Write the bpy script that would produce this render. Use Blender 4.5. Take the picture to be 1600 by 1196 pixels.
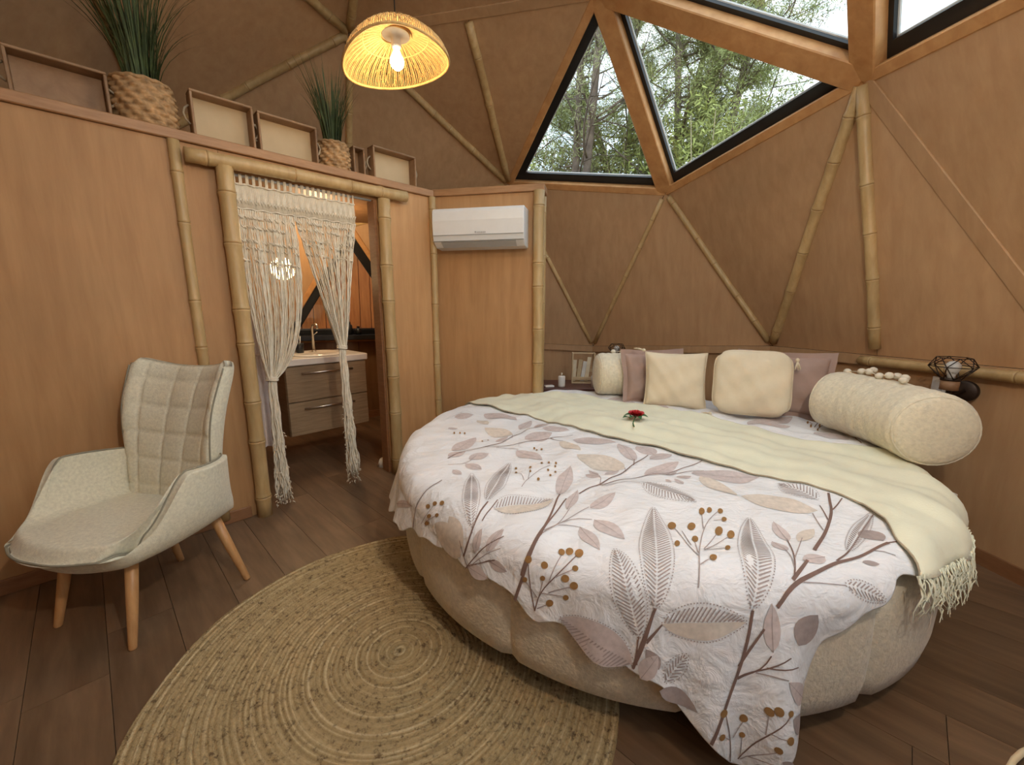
import bpy, math, random
import numpy as np
from mathutils import Vector, Matrix
for o in list(bpy.data.objects): bpy.data.objects.remove(o, do_unlink=True)
SC = bpy.context.scene
COL = SC.collection
PI = math.pi
rnd = random.Random(7)
rs = np.random.RandomState(11)

# ------------------------------------------------------------------ camera, world, exposure
cam = bpy.data.objects.new('camera', bpy.data.cameras.new('camera'))
COL.objects.link(cam)
cam.location = (0, 0, 1.25)
cam.rotation_euler = (math.radians(90 - 10.6), 0, 0)
cam.data.sensor_width = 36
cam.data.lens = 36 * 640 / 1600
cam.data.clip_start = 0.02
SC.camera = cam
SC.view_settings.view_transform = 'Standard'
SC.view_settings.look = 'None'
SC.view_settings.gamma = 1
SC.view_settings.use_curve_mapping = False
SC.view_settings.exposure = 1.2
W = bpy.data.worlds.new('sky'); SC.world = W; W.use_nodes = True
nt = W.node_tree; nt.nodes.clear()
wo = nt.nodes.new('ShaderNodeOutputWorld'); bg = nt.nodes.new('ShaderNodeBackground')
tc = nt.nodes.new('ShaderNodeTexCoord'); nz = nt.nodes.new('ShaderNodeTexNoise'); rp = nt.nodes.new('ShaderNodeValToRGB')
nz.inputs['Scale'].default_value = 2.2; nz.inputs['Detail'].default_value = 5
rp.color_ramp.elements[0].position = 0.38; rp.color_ramp.elements[0].color = (0.50, 0.68, 0.88, 1)
rp.color_ramp.elements[1].position = 0.62; rp.color_ramp.elements[1].color = (0.92, 0.96, 1.0, 1)
nt.links.new(tc.outputs['Generated'], nz.inputs['Vector']); nt.links.new(nz.outputs['Fac'], rp.inputs['Fac'])
nt.links.new(rp.outputs['Color'], bg.inputs['Color']); bg.inputs['Strength'].default_value = 1.35
nt.links.new(bg.outputs['Background'], wo.inputs['Surface'])

PEND_W = 3.2
FILL_LAMP_W = 34
def area(name, loc, target, size, power, color, portal=False, sy=None):
    l = bpy.data.lights.new(name, 'AREA'); l.energy = power; l.color = color; l.size = size
    if sy: l.shape = 'RECTANGLE'; l.size_y = sy
    o = bpy.data.objects.new(name, l); COL.objects.link(o); o.location = loc
    o.rotation_euler = (Vector(target) - Vector(loc)).to_track_quat('-Z', 'Y').to_euler()
    if portal: l.cycles.is_portal = True
    return o

# ------------------------------------------------------------------ materials
def nodes(name):
    m = bpy.data.materials.new(name); m.use_nodes = True
    t = m.node_tree; b = t.nodes['Principled BSDF']
    return m, t, b
def ramp(t, fac, stops):
    r = t.nodes.new('ShaderNodeValToRGB')
    while len(r.color_ramp.elements) < len(stops): r.color_ramp.elements.new(0.5)
    for e, (p, c) in zip(r.color_ramp.elements, stops):
        e.position = p; e.color = (c[0], c[1], c[2], 1)
    t.links.new(fac, r.inputs['Fac']); return r.outputs['Color']
def noise(t, scale, stretch=(1, 1, 1), detail=4, rough=0.55, coord='Object', rot=(0, 0, 0), dist=0.0):
    tcn = t.nodes.new('ShaderNodeTexCoord'); mp = t.nodes.new('ShaderNodeMapping')
    mp.inputs['Scale'].default_value = stretch; mp.inputs['Rotation'].default_value = rot
    t.links.new(tcn.outputs[coord], mp.inputs['Vector'])
    n = t.nodes.new('ShaderNodeTexNoise'); n.inputs['Scale'].default_value = scale
    n.inputs['Detail'].default_value = detail; n.inputs['Roughness'].default_value = rough
    n.inputs['Distortion'].default_value = dist
    t.links.new(mp.outputs['Vector'], n.inputs['Vector']); return n.outputs['Fac']
def bump(t, b, h, strength=0.3, dist=0.01):
    bn = t.nodes.new('ShaderNodeBump'); bn.inputs['Strength'].default_value = strength
    bn.inputs['Distance'].default_value = dist
    t.links.new(h, bn.inputs['Height']); t.links.new(bn.outputs['Normal'], b.inputs['Normal'])
def mixc(t, a, b_, fac, mode='MIX'):
    m = t.nodes.new('ShaderNodeMix'); m.data_type = 'RGBA'; m.blend_type = mode
    for s, v in ((m.inputs[0], fac), (m.inputs[6], a), (m.inputs[7], b_)):
        if hasattr(v, 'is_output') or isinstance(v, bpy.types.NodeSocket): t.links.new(v, s)
        else: s.default_value = v if not isinstance(v, tuple) else (v[0], v[1], v[2], 1)
    return m.outputs[2]
def flat(name, c, rough=0.6, metal=0, nscale=12, var=0.12, bs=0.0, bscale=60, coord='Object', sheen=0):
    m, t, b = nodes(name)
    n = noise(t, nscale, coord=coord)
    lo = tuple(x * (1 - var) for x in c); hi = tuple(min(1, x * (1 + var)) for x in c)
    t.links.new(ramp(t, n, [(0.3, lo), (0.7, hi)]), b.inputs['Base Color'])
    b.inputs['Roughness'].default_value = rough; b.inputs['Metallic'].default_value = metal
    if sheen: b.inputs['Sheen Weight'].default_value = sheen
    if bs: bump(t, b, noise(t, bscale, coord=coord), bs, 0.004)
    return m
def wood(name, c1, c2, scale=5, stretch=(14, 14, 1), rough=0.55, rot=(0, 0, 0), blot=0.25, bs=0.12, objrand=0.0):
    m, t, b = nodes(name)
    g = noise(t, scale, stretch, 6, 0.6, rot=rot, dist=0.3)
    f = noise(t, 1.7, (1, 1, 1), 3)
    col = ramp(t, g, [(0.3, c1), (0.7, c2)])
    dk = ramp(t, f, [(0.3, (1 - blot,) * 3), (0.75, (1.0, 1.0, 1.0))])
    col = mixc(t, col, dk, 1.0, 'MULTIPLY')
    if objrand:
        oi = t.nodes.new('ShaderNodeObjectInfo')
        rr = ramp(t, oi.outputs['Random'], [(0, (1 - objrand,) * 3), (1, (1 + objrand * .4,) * 3)])
        col = mixc(t, col, rr, 1.0, 'MULTIPLY')
    t.links.new(col, b.inputs['Base Color'])
    b.inputs['Roughness'].default_value = rough
    if bs: bump(t, b, g, bs, 0.003)
    return m
M = {}
M['ply'] = wood('plywood', (0.46, 0.240, 0.095), (0.57, 0.320, 0.137), 3, (7, 7, .7), 0.62, blot=.16, objrand=.12)
M['plyd'] = wood('plywood_dome', (0.47, 0.272, 0.132), (0.56, 0.345, 0.178), 3, (6, 6, .9), 0.62, blot=.16, objrand=.10)
M['ledge'] = wood('ledge_wood', (0.36, 0.18, 0.075), (0.48, 0.26, 0.12), 4, (2, 2, 20), 0.5)
M['beam'] = wood('beam_wood', (0.56, 0.27, 0.095), (0.74, 0.41, 0.17), 4, (3, 3, 3), 0.5, blot=.3)
M['skirt'] = wood('skirting_wood', (0.25, 0.11, 0.045), (0.34, 0.16, 0.07), 5, (2, 2, 10), 0.5)
M['bamboo'] = wood('bamboo', (0.50, 0.32, 0.13), (0.66, 0.46, 0.22), 4, (6, 6, 1.2), 0.42, blot=.28, objrand=.15)
M['bamd'] = flat('bamboo_node', (0.27, 0.15, 0.06), 0.6)
M['black'] = flat('black_aluminium', (0.022, 0.024, 0.026), 0.35, .3, var=.1)
M['trimw'] = flat('pale_gasket', (0.55, 0.55, 0.53), 0.5)
M['floor'] = wood('floor_plank_wood', (0.15, 0.088, 0.048), (0.27, 0.165, 0.092), 3.0, (.8, 7, 1), 0.42, blot=.30, objrand=.22)
M['fbase'] = flat('floor_joint', (0.055, 0.034, 0.020), 0.8)
M['cream'] = flat('boucle', (0.62, 0.54, 0.41), 0.95, nscale=60, var=.13, bs=1.0, bscale=85, sheen=.3)
M['cream2'] = flat('pale_boucle', (0.75, 0.67, 0.50), 0.95, nscale=60, var=.10, bs=1.0, bscale=85, sheen=.3)
def cotton():
    m, t, b = nodes('white_cotton'); b.inputs['Roughness'].default_value = .85; b.inputs['Sheen Weight'].default_value = .1
    t.links.new(ramp(t, noise(t, 3), [(0.3, (0.78, 0.77, 0.775)), (0.7, (0.82, 0.81, 0.815))]), b.inputs['Base Color'])
    n1 = noise(t, 7, (1, 1, 1), 3, .5, dist=1.2); n2 = noise(t, 16, (1, 2.2, 1), 4, .6, dist=.8, rot=(0, 0, .7))
    mm = t.nodes.new('ShaderNodeMath'); mm.operation = 'ADD'; t.links.new(n1, mm.inputs[0])
    m2 = t.nodes.new('ShaderNodeMath'); m2.operation = 'MULTIPLY'; m2.inputs[1].default_value = .45; t.links.new(n2, m2.inputs[0]); t.links.new(m2.outputs[0], mm.inputs[1])
    bump(t, b, mm.outputs[0], .55, .03); return m
M['duvet'] = cotton()
M['pm'] = flat('print_mauve', (0.58, 0.495, 0.475), 0.85, nscale=60, var=.12)
M['pb'] = flat('print_beige', (0.66, 0.58, 0.50), 0.85, nscale=60, var=.12)
M['pd'] = flat('print_taupe', (0.38, 0.31, 0.29), 0.85, nscale=60, var=.12)
M['ps'] = flat('print_stem', (0.20, 0.12, 0.095), 0.85, nscale=60, var=.1)
M['po'] = flat('print_ochre', (0.30, 0.155, 0.05), 0.85, nscale=60, var=.15)
M['throw'] = flat('pale_green_throw', (0.77, 0.75, 0.57), 0.95, nscale=6, var=.05, bs=.3, bscale=140, sheen=.2)
M['cush'] = flat('cream_cushion', (0.74, 0.63, 0.45), 0.95, nscale=8, var=.05, bs=.35, bscale=150)
M['pink'] = flat('dusty_pink_linen', (0.40, 0.275, 0.225), 0.9, nscale=8, var=.07, bs=.25, bscale=90)
M['chair'] = flat('sage_fabric', (0.68, 0.645, 0.50), 0.95, nscale=90, var=.12, bs=.35, bscale=260, sheen=.2)
M['seam'] = flat('dark_piping', (0.27, 0.25, 0.185), 0.9)
M['leg'] = wood('beech_leg', (0.50, 0.25, 0.095), (0.62, 0.35, 0.15), 6, (8, 8, 1), 0.4, blot=.1)
M['mac'] = flat('macrame_cotton', (0.75, 0.67, 0.53), 0.95, nscale=30, var=.10)
M['white'] = flat('white_plastic', (0.74, 0.74, 0.72), 0.35, var=.02)
M['wgrey'] = flat('grey_plastic', (0.42, 0.42, 0.41), 0.4, var=.03)
M['ratt'] = flat('rattan_cord', (0.55, 0.34, 0.12), 0.8, nscale=50, var=.2)
M['crate'] = wood('crate_wood', (0.30, 0.165, 0.08), (0.42, 0.25, 0.13), 5, (3, 3, 3), 0.6, objrand=.2)
M['crbase'] = flat('crate_bottom', (0.56, 0.42, 0.25), 0.7, nscale=5, var=.08)
M['rope'] = flat('rope', (0.42, 0.33, 0.22), 0.9)
M['wick'] = flat('hyacinth_weave', (0.40, 0.24, 0.11), 0.75, nscale=35, var=.45)
M['grass'] = flat('grass_blade', (0.050, 0.070, 0.018), 0.7, nscale=20, var=.45)
M['oak'] = wood('pale_oak', (0.26, 0.175, 0.095), (0.40, 0.28, 0.165), 5, (1.2, 1.2, 14), 0.5)
M['basin'] = flat('white_ceramic', (0.78, 0.74, 0.68), 0.15, var=.02)
M['steel'] = flat('brushed_steel', (0.6, 0.57, 0.52), 0.3, 1)
M['ntop'] = flat('dark_red_wood', (0.115, 0.045, 0.032), 0.5, nscale=9, var=.2)
M['iron'] = flat('dark_bronze_wire', (0.045, 0.028, 0.020), 0.45, .6)
M['lwood'] = wood('lamp_wood', (0.28, 0.15, 0.075), (0.38, 0.21, 0.11), 8, (1, 1, 6))
M['towel'] = flat('white_terry', (0.62, 0.54, 0.50), 0.95, nscale=30, var=.06, bs=.5, bscale=120)
M['paper1'] = flat('paper_cream', (0.66, 0.58, 0.42), 0.8)
M['paper2'] = flat('paper_pale', (0.62, 0.62, 0.58), 0.8)
M['paper3'] = flat('paper_tan', (0.52, 0.40, 0.24), 0.8)
M['rose'] = flat('rose_petal', (0.62, 0.045, 0.05), 0.6)
M['leaf'] = flat('rose_leaf', (0.035, 0.12, 0.03), 0.6)
M['bark'] = flat('pine_bark', (0.17, 0.125, 0.095), 0.95, nscale=9, var=.35, bs=.6, bscale=30)
M['needle'] = flat('pine_needles', (0.31, 0.34, 0.115), 0.7, nscale=2, var=.35)
M['needle2'] = flat('olive_needles', (0.42, 0.42, 0.19), 0.7, nscale=2, var=.3)
M['shrub'] = flat('shrub_leaves', (0.38, 0.41, 0.12), 0.7, nscale=3, var=.35)
M['dry'] = flat('dry_twigs', (0.40, 0.33, 0.20), 0.9)
M['soil'] = flat('garden_soil', (0.16, 0.13, 0.07), 0.95, nscale=3, var=.3)
M['orange'] = wood('orange_stained_wood', (0.50, 0.13, 0.025), (0.78, 0.26, 0.06), 4, (8, 8, .8), 0.5, blot=.2, objrand=.15)
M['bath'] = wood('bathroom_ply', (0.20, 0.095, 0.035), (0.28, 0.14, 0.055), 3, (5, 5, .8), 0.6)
def jute():
    m, t, b = nodes('jute_braid')
    tcn = t.nodes.new('ShaderNodeTexCoord'); sp = t.nodes.new('ShaderNodeSeparateXYZ')
    t.links.new(tcn.outputs['Object'], sp.inputs[0])
    ln = t.nodes.new('ShaderNodeVectorMath'); ln.operation = 'LENGTH'; t.links.new(tcn.outputs['Object'], ln.inputs[0])
    cb = t.nodes.new('ShaderNodeCombineXYZ')
    mu = t.nodes.new('ShaderNodeMath'); mu.operation = 'MULTIPLY'; mu.inputs[1].default_value = 75
    t.links.new(ln.outputs['Value'], mu.inputs[0]); t.links.new(mu.outputs[0], cb.inputs[0])
    rn = t.nodes.new('ShaderNodeTexNoise'); rn.inputs['Scale'].default_value = 1.0; rn.inputs['Detail'].default_value = 2
    t.links.new(cb.outputs[0], rn.inputs['Vector'])
    ring = ramp(t, rn.outputs['Fac'], [(0.36, (0.33, 0.235, 0.11)), (0.55, (0.44, 0.325, 0.165)), (0.68, (0.62, 0.50, 0.30))])
    fl = noise(t, 55, (1, 1, 1), 4, .7)
    fk = ramp(t, fl, [(0.33, (0.35, 0.30, 0.27)), (0.45, (0.88, 0.87, 0.85)), (0.7, (1.15, 1.15, 1.15))])
    t.links.new(mixc(t, ring, fk, 1.0, 'MULTIPLY'), b.inputs['Base Color'])
    b.inputs['Roughness'].default_value = .95
    bump(t, b, noise(t, 160), .8, .006)
    return m
M['jute'] = jute()
def glass():
    m = bpy.data.materials.new('window_glass'); m.use_nodes = True; t = m.node_tree; t.nodes.clear()
    o = t.nodes.new('ShaderNodeOutputMaterial'); tr = t.nodes.new('ShaderNodeBsdfTransparent')
    gl = t.nodes.new('ShaderNodeBsdfGlossy'); mx = t.nodes.new('ShaderNodeMixShader')
    tr.inputs[0].default_value = (0.96, 0.98, 0.97, 1); gl.inputs['Roughness'].default_value = .02
    mx.inputs[0].default_value = 0.05
    t.links.new(tr.outputs[0], mx.inputs[1]); t.links.new(gl.outputs[0], mx.inputs[2]); t.links.new(mx.outputs[0], o.inputs[0])
    return m
M['glass'] = glass()
def emit(name, c, s):
    m = bpy.data.materials.new(name); m.use_nodes = True; t = m.node_tree
    b = t.nodes['Principled BSDF']; b.inputs['Base Color'].default_value = (*c, 1)
    b.inputs['Emission Color'].default_value = (*c, 1); b.inputs['Emission Strength'].default_value = s
    return m
M['bulb'] = emit('lit_bulb', (1.0, 0.86, 0.60), 8)
M['globe'] = emit('lit_globe', (1.0, 0.80, 0.42), 5)
M['bulboff'] = flat('frosted_bulb', (0.62, 0.60, 0.56), 0.2, var=.02)

# ------------------------------------------------------------------ mesh helpers
def empty(name, loc=(0, 0, 0), rz=0.0, label=None, cat=None, group=None, kind=None, parent=None, rot=None):
    o = bpy.data.objects.new(name, None); COL.objects.link(o)
    o.empty_display_size = .1
    o.location = loc; o.rotation_euler = rot if rot else (0, 0, rz)
    if parent is not None: o.parent = parent
    return tag(o, label, cat, group, kind)
def tag(o, label=None, cat=None, group=None, kind=None):
    if label: o['label'] = label
    if cat: o['category'] = cat
    if group: o['group'] = group
    if kind: o['kind'] = kind
    return o
class MB:
    def __init__(s): s.v = []; s.f = []; s.m = []; s.n = 0
    def add(s, v, f, mi=0):
        v = np.asarray(v, float).reshape(-1, 3); s.v.append(v)
        for q in f: s.f.append(tuple(int(i) + s.n for i in q)); s.m.append(mi)
        s.n += len(v); return s
    def box(s, c, size, R=None, mi=0, bev=0.0):
        x, y, z = [a / 2 for a in size]
        if bev > 0:
            b = min(bev, x * .9, y * .9, z * .9)
            v = []
            for sz in (-1, 1):
                for sy in (-1, 1):
                    for sx in (-1, 1):
                        v += [(sx * x, sy * (y - b), sz * (z - b)), (sx * (x - b), sy * y, sz * (z - b)), (sx * (x - b), sy * (y - b), sz * z)]
            def I(sx, sy, sz, k): return 3 * ((sx > 0) + 2 * (sy > 0) + 4 * (sz > 0)) + k
            f = []
            for a in (-1, 1):
                f.append([I(a, -1, -1, 0), I(a, 1, -1, 0), I(a, 1, 1, 0), I(a, -1, 1, 0)][::a])
                f.append([I(-1, a, -1, 1), I(1, a, -1, 1), I(1, a, 1, 1), I(-1, a, 1, 1)][::-a])
                f.append([I(-1, -1, a, 2), I(1, -1, a, 2), I(1, 1, a, 2), I(-1, 1, a, 2)][::a])
            for a in (-1, 1):
                for b2 in (-1, 1):
                    f.append([I(a, b2, -1, 0), I(a, b2, 1, 0), I(a, b2, 1, 1), I(a, b2, -1, 1)][::-a * b2])
                    f.append([I(a, -1, b2, 0), I(a, 1, b2, 0), I(a, 1, b2, 2), I(a, -1, b2, 2)][::a * b2])
                    f.append([I(-1, a, b2, 1), I(1, a, b2, 1), I(1, a, b2, 2), I(-1, a, b2, 2)][::-a * b2])
            for sx in (-1, 1):
                for sy in (-1, 1):
                    for sz in (-1, 1):
                        f.append([I(sx, sy, sz, 0), I(sx, sy, sz, 1), I(sx, sy, sz, 2)][::sx * sy * sz])
        else:
            v = [(sx * x, sy * y, sz * z) for sz in (-1, 1) for sy in (-1, 1) for sx in (-1, 1)]
            f = [(0, 2, 3, 1), (4, 5, 7, 6), (0, 1, 5, 4), (2, 6, 7, 3), (0, 4, 6, 2), (1, 3, 7, 5)]
        v = np.array(v)
        if R is not None: v = v @ np.array(R).T
        return s.add(v + np.array(c), f, mi)
    def tube(s, pts, r, n=8, mi=0, cap=True, closed=False):
        p = np.asarray(pts, float); k = len(p); r = np.broadcast_to(np.asarray(r, float), (k,))
        if closed: t = np.roll(p, -1, 0) - np.roll(p, 1, 0)
        else: t = np.gradient(p, axis=0)
        t /= np.linalg.norm(t, axis=1)[:, None] + 1e-12
        a = np.array([0, 0, 1.]) if abs(t[0][2]) < .9 else np.array([1., 0, 0])
        u = np.cross(t[0], a); u /= np.linalg.norm(u)
        V = []
        an = np.arange(n) * 2 * PI / n
        for i in range(k):
            u = u - t[i] * (u @ t[i]); u /= np.linalg.norm(u) + 1e-12
            w = np.cross(t[i], u)
            V.append(p[i] + r[i] * (np.cos(an)[:, None] * u + np.sin(an)[:, None] * w))
        f = []
        for i in range(k if closed else k - 1):
            a0 = i * n; b0 = ((i + 1) % k) * n
            for j in range(n): f.append((a0 + j, a0 + (j + 1) % n, b0 + (j + 1) % n, b0 + j))
        if cap and not closed:
            f.append(tuple(range(n))[::-1]); f.append(tuple((k - 1) * n + j for j in range(n)))
        return s.add(np.concatenate(V), f, mi)
    def lathe(s, prof, n=24, c=(0, 0, 0), mi=0, R=None):
        pr = np.array(prof, float); an = np.arange(n) * 2 * PI / n
        V = np.stack([pr[:, 0][:, None] * np.cos(an), pr[:, 0][:, None] * np.sin(an), np.repeat(pr[:, 1][:, None], n, 1)], -1).reshape(-1, 3)
        if R is not None: V = V @ np.array(R).T
        f = [(i * n + j, i * n + (j + 1) % n, (i + 1) * n + (j + 1) % n, (i + 1) * n + j) for i in range(len(pr) - 1) for j in range(n)]
        return s.add(V + np.array(c), f, mi)
    def grid(s, G, cu=False, cv=False, mi=0, flip=False):
        a, b = G.shape[:2]; f = []
        for i in range(a if cu else a - 1):
            for j in range(b if cv else b - 1):
                q = (i * b + j, i * b + (j + 1) % b, ((i + 1) % a) * b + (j + 1) % b, ((i + 1) % a) * b + j)
                f.append(q[::-1] if flip else q)
        return s.add(G.reshape(-1, 3), f, mi)
    def prism(s, poly, z0, z1, mi=0):
        k = len(poly); v = [(x, y, z0) for x, y in poly] + [(x, y, z1) for x, y in poly]
        f = [tuple(range(k))[::-1], tuple(range(k, 2 * k))] + [(i, (i + 1) % k, k + (i + 1) % k, k + i) for i in range(k)]
        return s.add(v, f, mi)
    def slab(s, A, B, mi=0):
        """closed prism between two matching loops A (inner) and B (outer)"""
        k = len(A); f = [tuple(range(k))[::-1], tuple(range(k, 2 * k))] + [(i, (i + 1) % k, k + (i + 1) % k, k + i) for i in range(k)]
        return s.add(np.concatenate([np.array(A, float), np.array(B, float)]), f, mi)
    def build(s, name, mats, parent=None, smooth=False, rel=True, **kw):
        me = bpy.data.meshes.new(name)
        V = np.concatenate(s.v)
        if parent is not None and rel:
            p = parent; off = np.zeros(3)
            while p is not None: off += np.array(p.location); p = p.parent
            V = V - off
        me.from_pydata(V.tolist(), [], s.f)
        for mm in (mats if isinstance(mats, (list, tuple)) else [mats]): me.materials.append(M[mm])
        if len(set(s.m)) > 1 or (s.m and s.m[0]): me.polygons.foreach_set('material_index', s.m)
        if smooth: me.polygons.foreach_set('use_smooth', [True] * len(s.f))
        me.update()
        o = bpy.data.objects.new(name, me); COL.objects.link(o)
        if parent is not None: o.parent = parent
        return tag(o, **kw)
def gridbuild(G, name, mats, parent=None, smooth=True, cu=False, cv=False, rel=True, flip=False, **kw):
    m = MB(); m.grid(G, cu, cv, flip=flip); return m.build(name, mats, parent, smooth, rel, **kw)
def rotz(a): c, s_ = math.cos(a), math.sin(a); return np.array([[c, -s_, 0], [s_, c, 0], [0, 0, 1]])
def frame(axis, up=(0, 0, 1)):
    """matrix whose columns are x=axis, y, z~up"""
    x = np.array(axis, float); x /= np.linalg.norm(x); z = np.array(up, float); z = z - x * (z @ x); z /= np.linalg.norm(z)
    return np.stack([x, np.cross(z, x), z], 1)
def lerp(a, b, t): return np.array(a, float) * (1 - t) + np.array(b, float) * t
def bamboo(p0, p1, r, parent, nodes_n=None, name='bamboo_pole', seed=0, squash=None, rel=True, **kw):
    """a bamboo cane with swollen joints; separate dark rings at the joints"""
    p0 = np.array(p0, float); p1 = np.array(p1, float); L = np.linalg.norm(p1 - p0); rr = random.Random(seed * 13 + int(L * 1000))
    n = nodes_n or max(2, int(L / .27)); ts = sorted([(i + .5 + rr.uniform(-.25, .25)) / n for i in range(n)])
    st = [(0, 1.0)]
    for t in ts:
        e = .010 / L
        st += [(t - 3 * e, .97), (t - e, 1.07), (t - .35 * e, 1.10), (t - .12 * e, .98), (t + .12 * e, .98), (t + .35 * e, 1.09), (t + e, 1.03), (t + 3 * e, .97)]
    st.append((1, 1.0))
    d = (p1 - p0) / L; w = np.cross(d, [0.3, .5, .8]); w /= np.linalg.norm(w)
    pts = [p0 + d * L * t + w * r * .10 * math.sin(t * 7 + seed) for t, _ in st]; rad = [r * s_ for _, s_ in st]
    m = MB(); m.tube(pts, rad, 12)
    for fi in range(len(m.f)):
        seg = fi // 12
        if seg < len(st) - 1 and (seg - 1) % 8 == 3 and 0 < seg: m.m[fi] = 1
    return m.build(name, ['bamboo', 'bamd'], parent, True, rel, **kw)
# ------------------------------------------------------------------ setting: geodesic dome
DC = np.array([-0.454, 2.119, 0.952])
DP = dict(
T=(-0.454,2.119,3.777), O0=(1.358,3.870,2.241), C0=(0.574,3.150,3.298), M0=(-0.026,4.480,2.471), R0a=(0.917,4.620,0.804), R0b=(-1.053,4.900,0.877),
O1=(-1.620,4.300,2.041), C1=(-1.209,3.460,3.245), M1=(-2.600,3.250,2.465), R1a=(-2.322,4.100,0.906), R1b=(-3.236,2.614,0.952), O2=(-2.957,1.771,2.216),
C2=(-1.925,1.915,3.355), M2=(-2.185,0.452,2.437), R2a=(-2.995,0.884,0.952), R2b=(-1.784,-0.373,0.952), O3=(-0.896,-0.369,2.216), C3=(-0.714,0.657,3.355),
M3=(0.596,-0.042,2.437), R3a=(-0.065,-0.679,0.952), R3b=(1.506,0.084,0.952), O4=(1.775,0.930,2.216), C4=(0.856,1.420,3.355), M4=(1.881,2.450,2.441),
R4a=(2.327,1.625,0.975), R4b=(2.138,3.360,0.926))
DP = {k: np.array(v) for k, v in DP.items()}
TRI = []
for k in range(5):
    k1 = (k + 1) % 5; km = (k - 1) % 5
    O, O1_, C, C1_, Mm, Ra, Rb = 'O%d' % k, 'O%d' % k1, 'C%d' % k, 'C%d' % k1, 'M%d' % k, 'R%da' % k, 'R%db' % k
    TRI += [('T', C, C1_), (C, C1_, Mm), (C, O, Mm), (C1_, O1_, Mm), (O, Ra, Mm), (O1_, Rb, Mm), (Mm, Ra, Rb), (O, Ra, 'R%db' % km)]
def norm(v): v = np.array(v, float); return v / np.linalg.norm(v)
def outn(P):
    P = np.array(P); n = norm(np.cross(P[1] - P[0], P[2] - P[0])); return n if n @ (P.mean(0) - DC) > 0 else -n
def orient(P):
    n = outn(P); return P if np.cross(P[1] - P[0], P[2] - P[0]) @ n > 0 else P[::-1]
def inset(P, d):
    P = np.array(P); a = np.linalg.norm(P[1] - P[2]); b = np.linalg.norm(P[0] - P[2]); c = np.linalg.norm(P[0] - P[1])
    s_ = (a + b + c) / 2; A = math.sqrt(max(1e-9, s_ * (s_ - a) * (s_ - b) * (s_ - c))); I = (a * P[0] + b * P[1] + c * P[2]) / (a + b + c); ri = A / s_
    return I + (P - I) * (1 - d / ri)
WIN = [('M0', 'O0', 'C0'), ('C0', 'O0', 'M4'), ('C0', 'C4', 'M4'), ('C4', 'O4', 'M4'), ('O1', 'R0b', 'R1a')]
WIN += [('T', 'C4', 'C0'), ('C4', 'O4', 'M3'), ('M3', 'R3a', 'R3b'), ('T', 'C3', 'C4'), ('C3', 'C4', 'M3'), ('O4', 'R3b', 'M3')]  # unseen panels, glazed as added openings to bring in more daylight
WS = [frozenset(w) for w in WIN]
ceiling = empty('ceiling', (0, 0, 0), kind='structure')
SPL = {('M4', 'R4a', 'R4b'): ('M4', 'R4a', 'R4b'), ('C0', 'C1', 'M0'): ('M0', 'C0', 'C1')}
def panel(P, parent=ceiling, mat='plyd', name='plywood_panel'):
    P = inset(orient(np.array(P)), .0025); n = outn(P)
    m = MB(); m.slab(P, P + n * .018); m.build(name, mat, parent)
for t in TRI:
    if frozenset(t) in WS: continue
    P = [DP[x] for x in t]; sp = None
    for k_ in SPL:
        if frozenset(k_) == frozenset(t): sp = SPL[k_]
    if sp:
        a, b, c = [DP[x] for x in sp]; mid = (b + c) / 2
        panel([a, b, mid]); panel([a, mid, c])
    else: panel(P)
m = MB()
for t in TRI:   # unseen outer skin, added over the joints to stop light leaks
    if frozenset(t) in WS: continue
    P = orient(np.array([DP[x] for x in t])); n = outn(P); m.slab(inset(P, -.02) + n * .035, inset(P, -.02) + n * .055)
m.build('light_seal', 'black', ceiling, kind='stuff')
# timber beams round every window
def beam(a, b, w=.125, prot=.022, depth=.15, sh=.0):
    A, B = DP[a], DP[b]; x = norm(B - A); mid = (A + B) / 2; r = norm(mid - DC); r = norm(r - x * (r @ x)); y = np.cross(r, x)
    R = np.stack([x, y, r], 1); L = np.linalg.norm(B - A) - sh
    m = MB(); m.box(mid + r * (depth / 2 - prot), (L, w, depth), R, bev=.006); m.build('beam', 'beam', ceiling)
done = set()
for w in WIN:
    for i in range(3):
        e = frozenset((w[i], w[(i + 1) % 3]))
        if e in done: continue
        done.add(e); a, b = sorted(e)
        inner = sum(1 for q in WS if e <= q) == 2
        wd = .135 if inner else .062
        if w[0] == 'O1': wd = .05
        beam(a, b, wd, .02 if inner else .012)
# windows: black frames, gaskets, glass
for i, w in enumerate(WIN):
    P = orient(np.array([DP[x] for x in w])); n = outn(P)
    wi = empty('window_%d' % (i + 1), tuple(P.mean(0).round(3)), kind='structure')
    big = w[0] == 'O1'
    a0 = inset(P, .008 if not big else .01); a1 = inset(P, .088 if not big else .10); a2 = inset(P, .0925 if not big else .11)
    d0, d1 = (.065, .103) if not big else (.02, .09)
    m = MB()
    for j in range(3):
        k2 = (j + 1) % 3
        m.slab([a0[j] + n * d0, a0[k2] + n * d0, a1[k2] + n * d0, a1[j] + n * d0], [a0[j] + n * d1, a0[k2] + n * d1, a1[k2] + n * d1, a1[j] + n * d1])
    m.build('window_frame', 'black', wi)
    m = MB()
    for j in range(3):
        k2 = (j + 1) % 3
        m.slab([a1[j] + n * (d0 + .020), a1[k2] + n * (d0 + .020), a2[k2] + n * (d0 + .024), a2[j] + n * (d0 + .024)], [a1[j] + n * (d0 + .034), a1[k2] + n * (d0 + .034), a2[k2] + n * (d0 + .034), a2[j] + n * (d0 + .034)])
    m.build('gasket', 'trimw' if not big else 'black', wi)
    m = MB(); m.slab(a1 + n * (d0 + .03), a1 + n * (d0 + .036)); m.build('pane', 'glass', wi)
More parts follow.
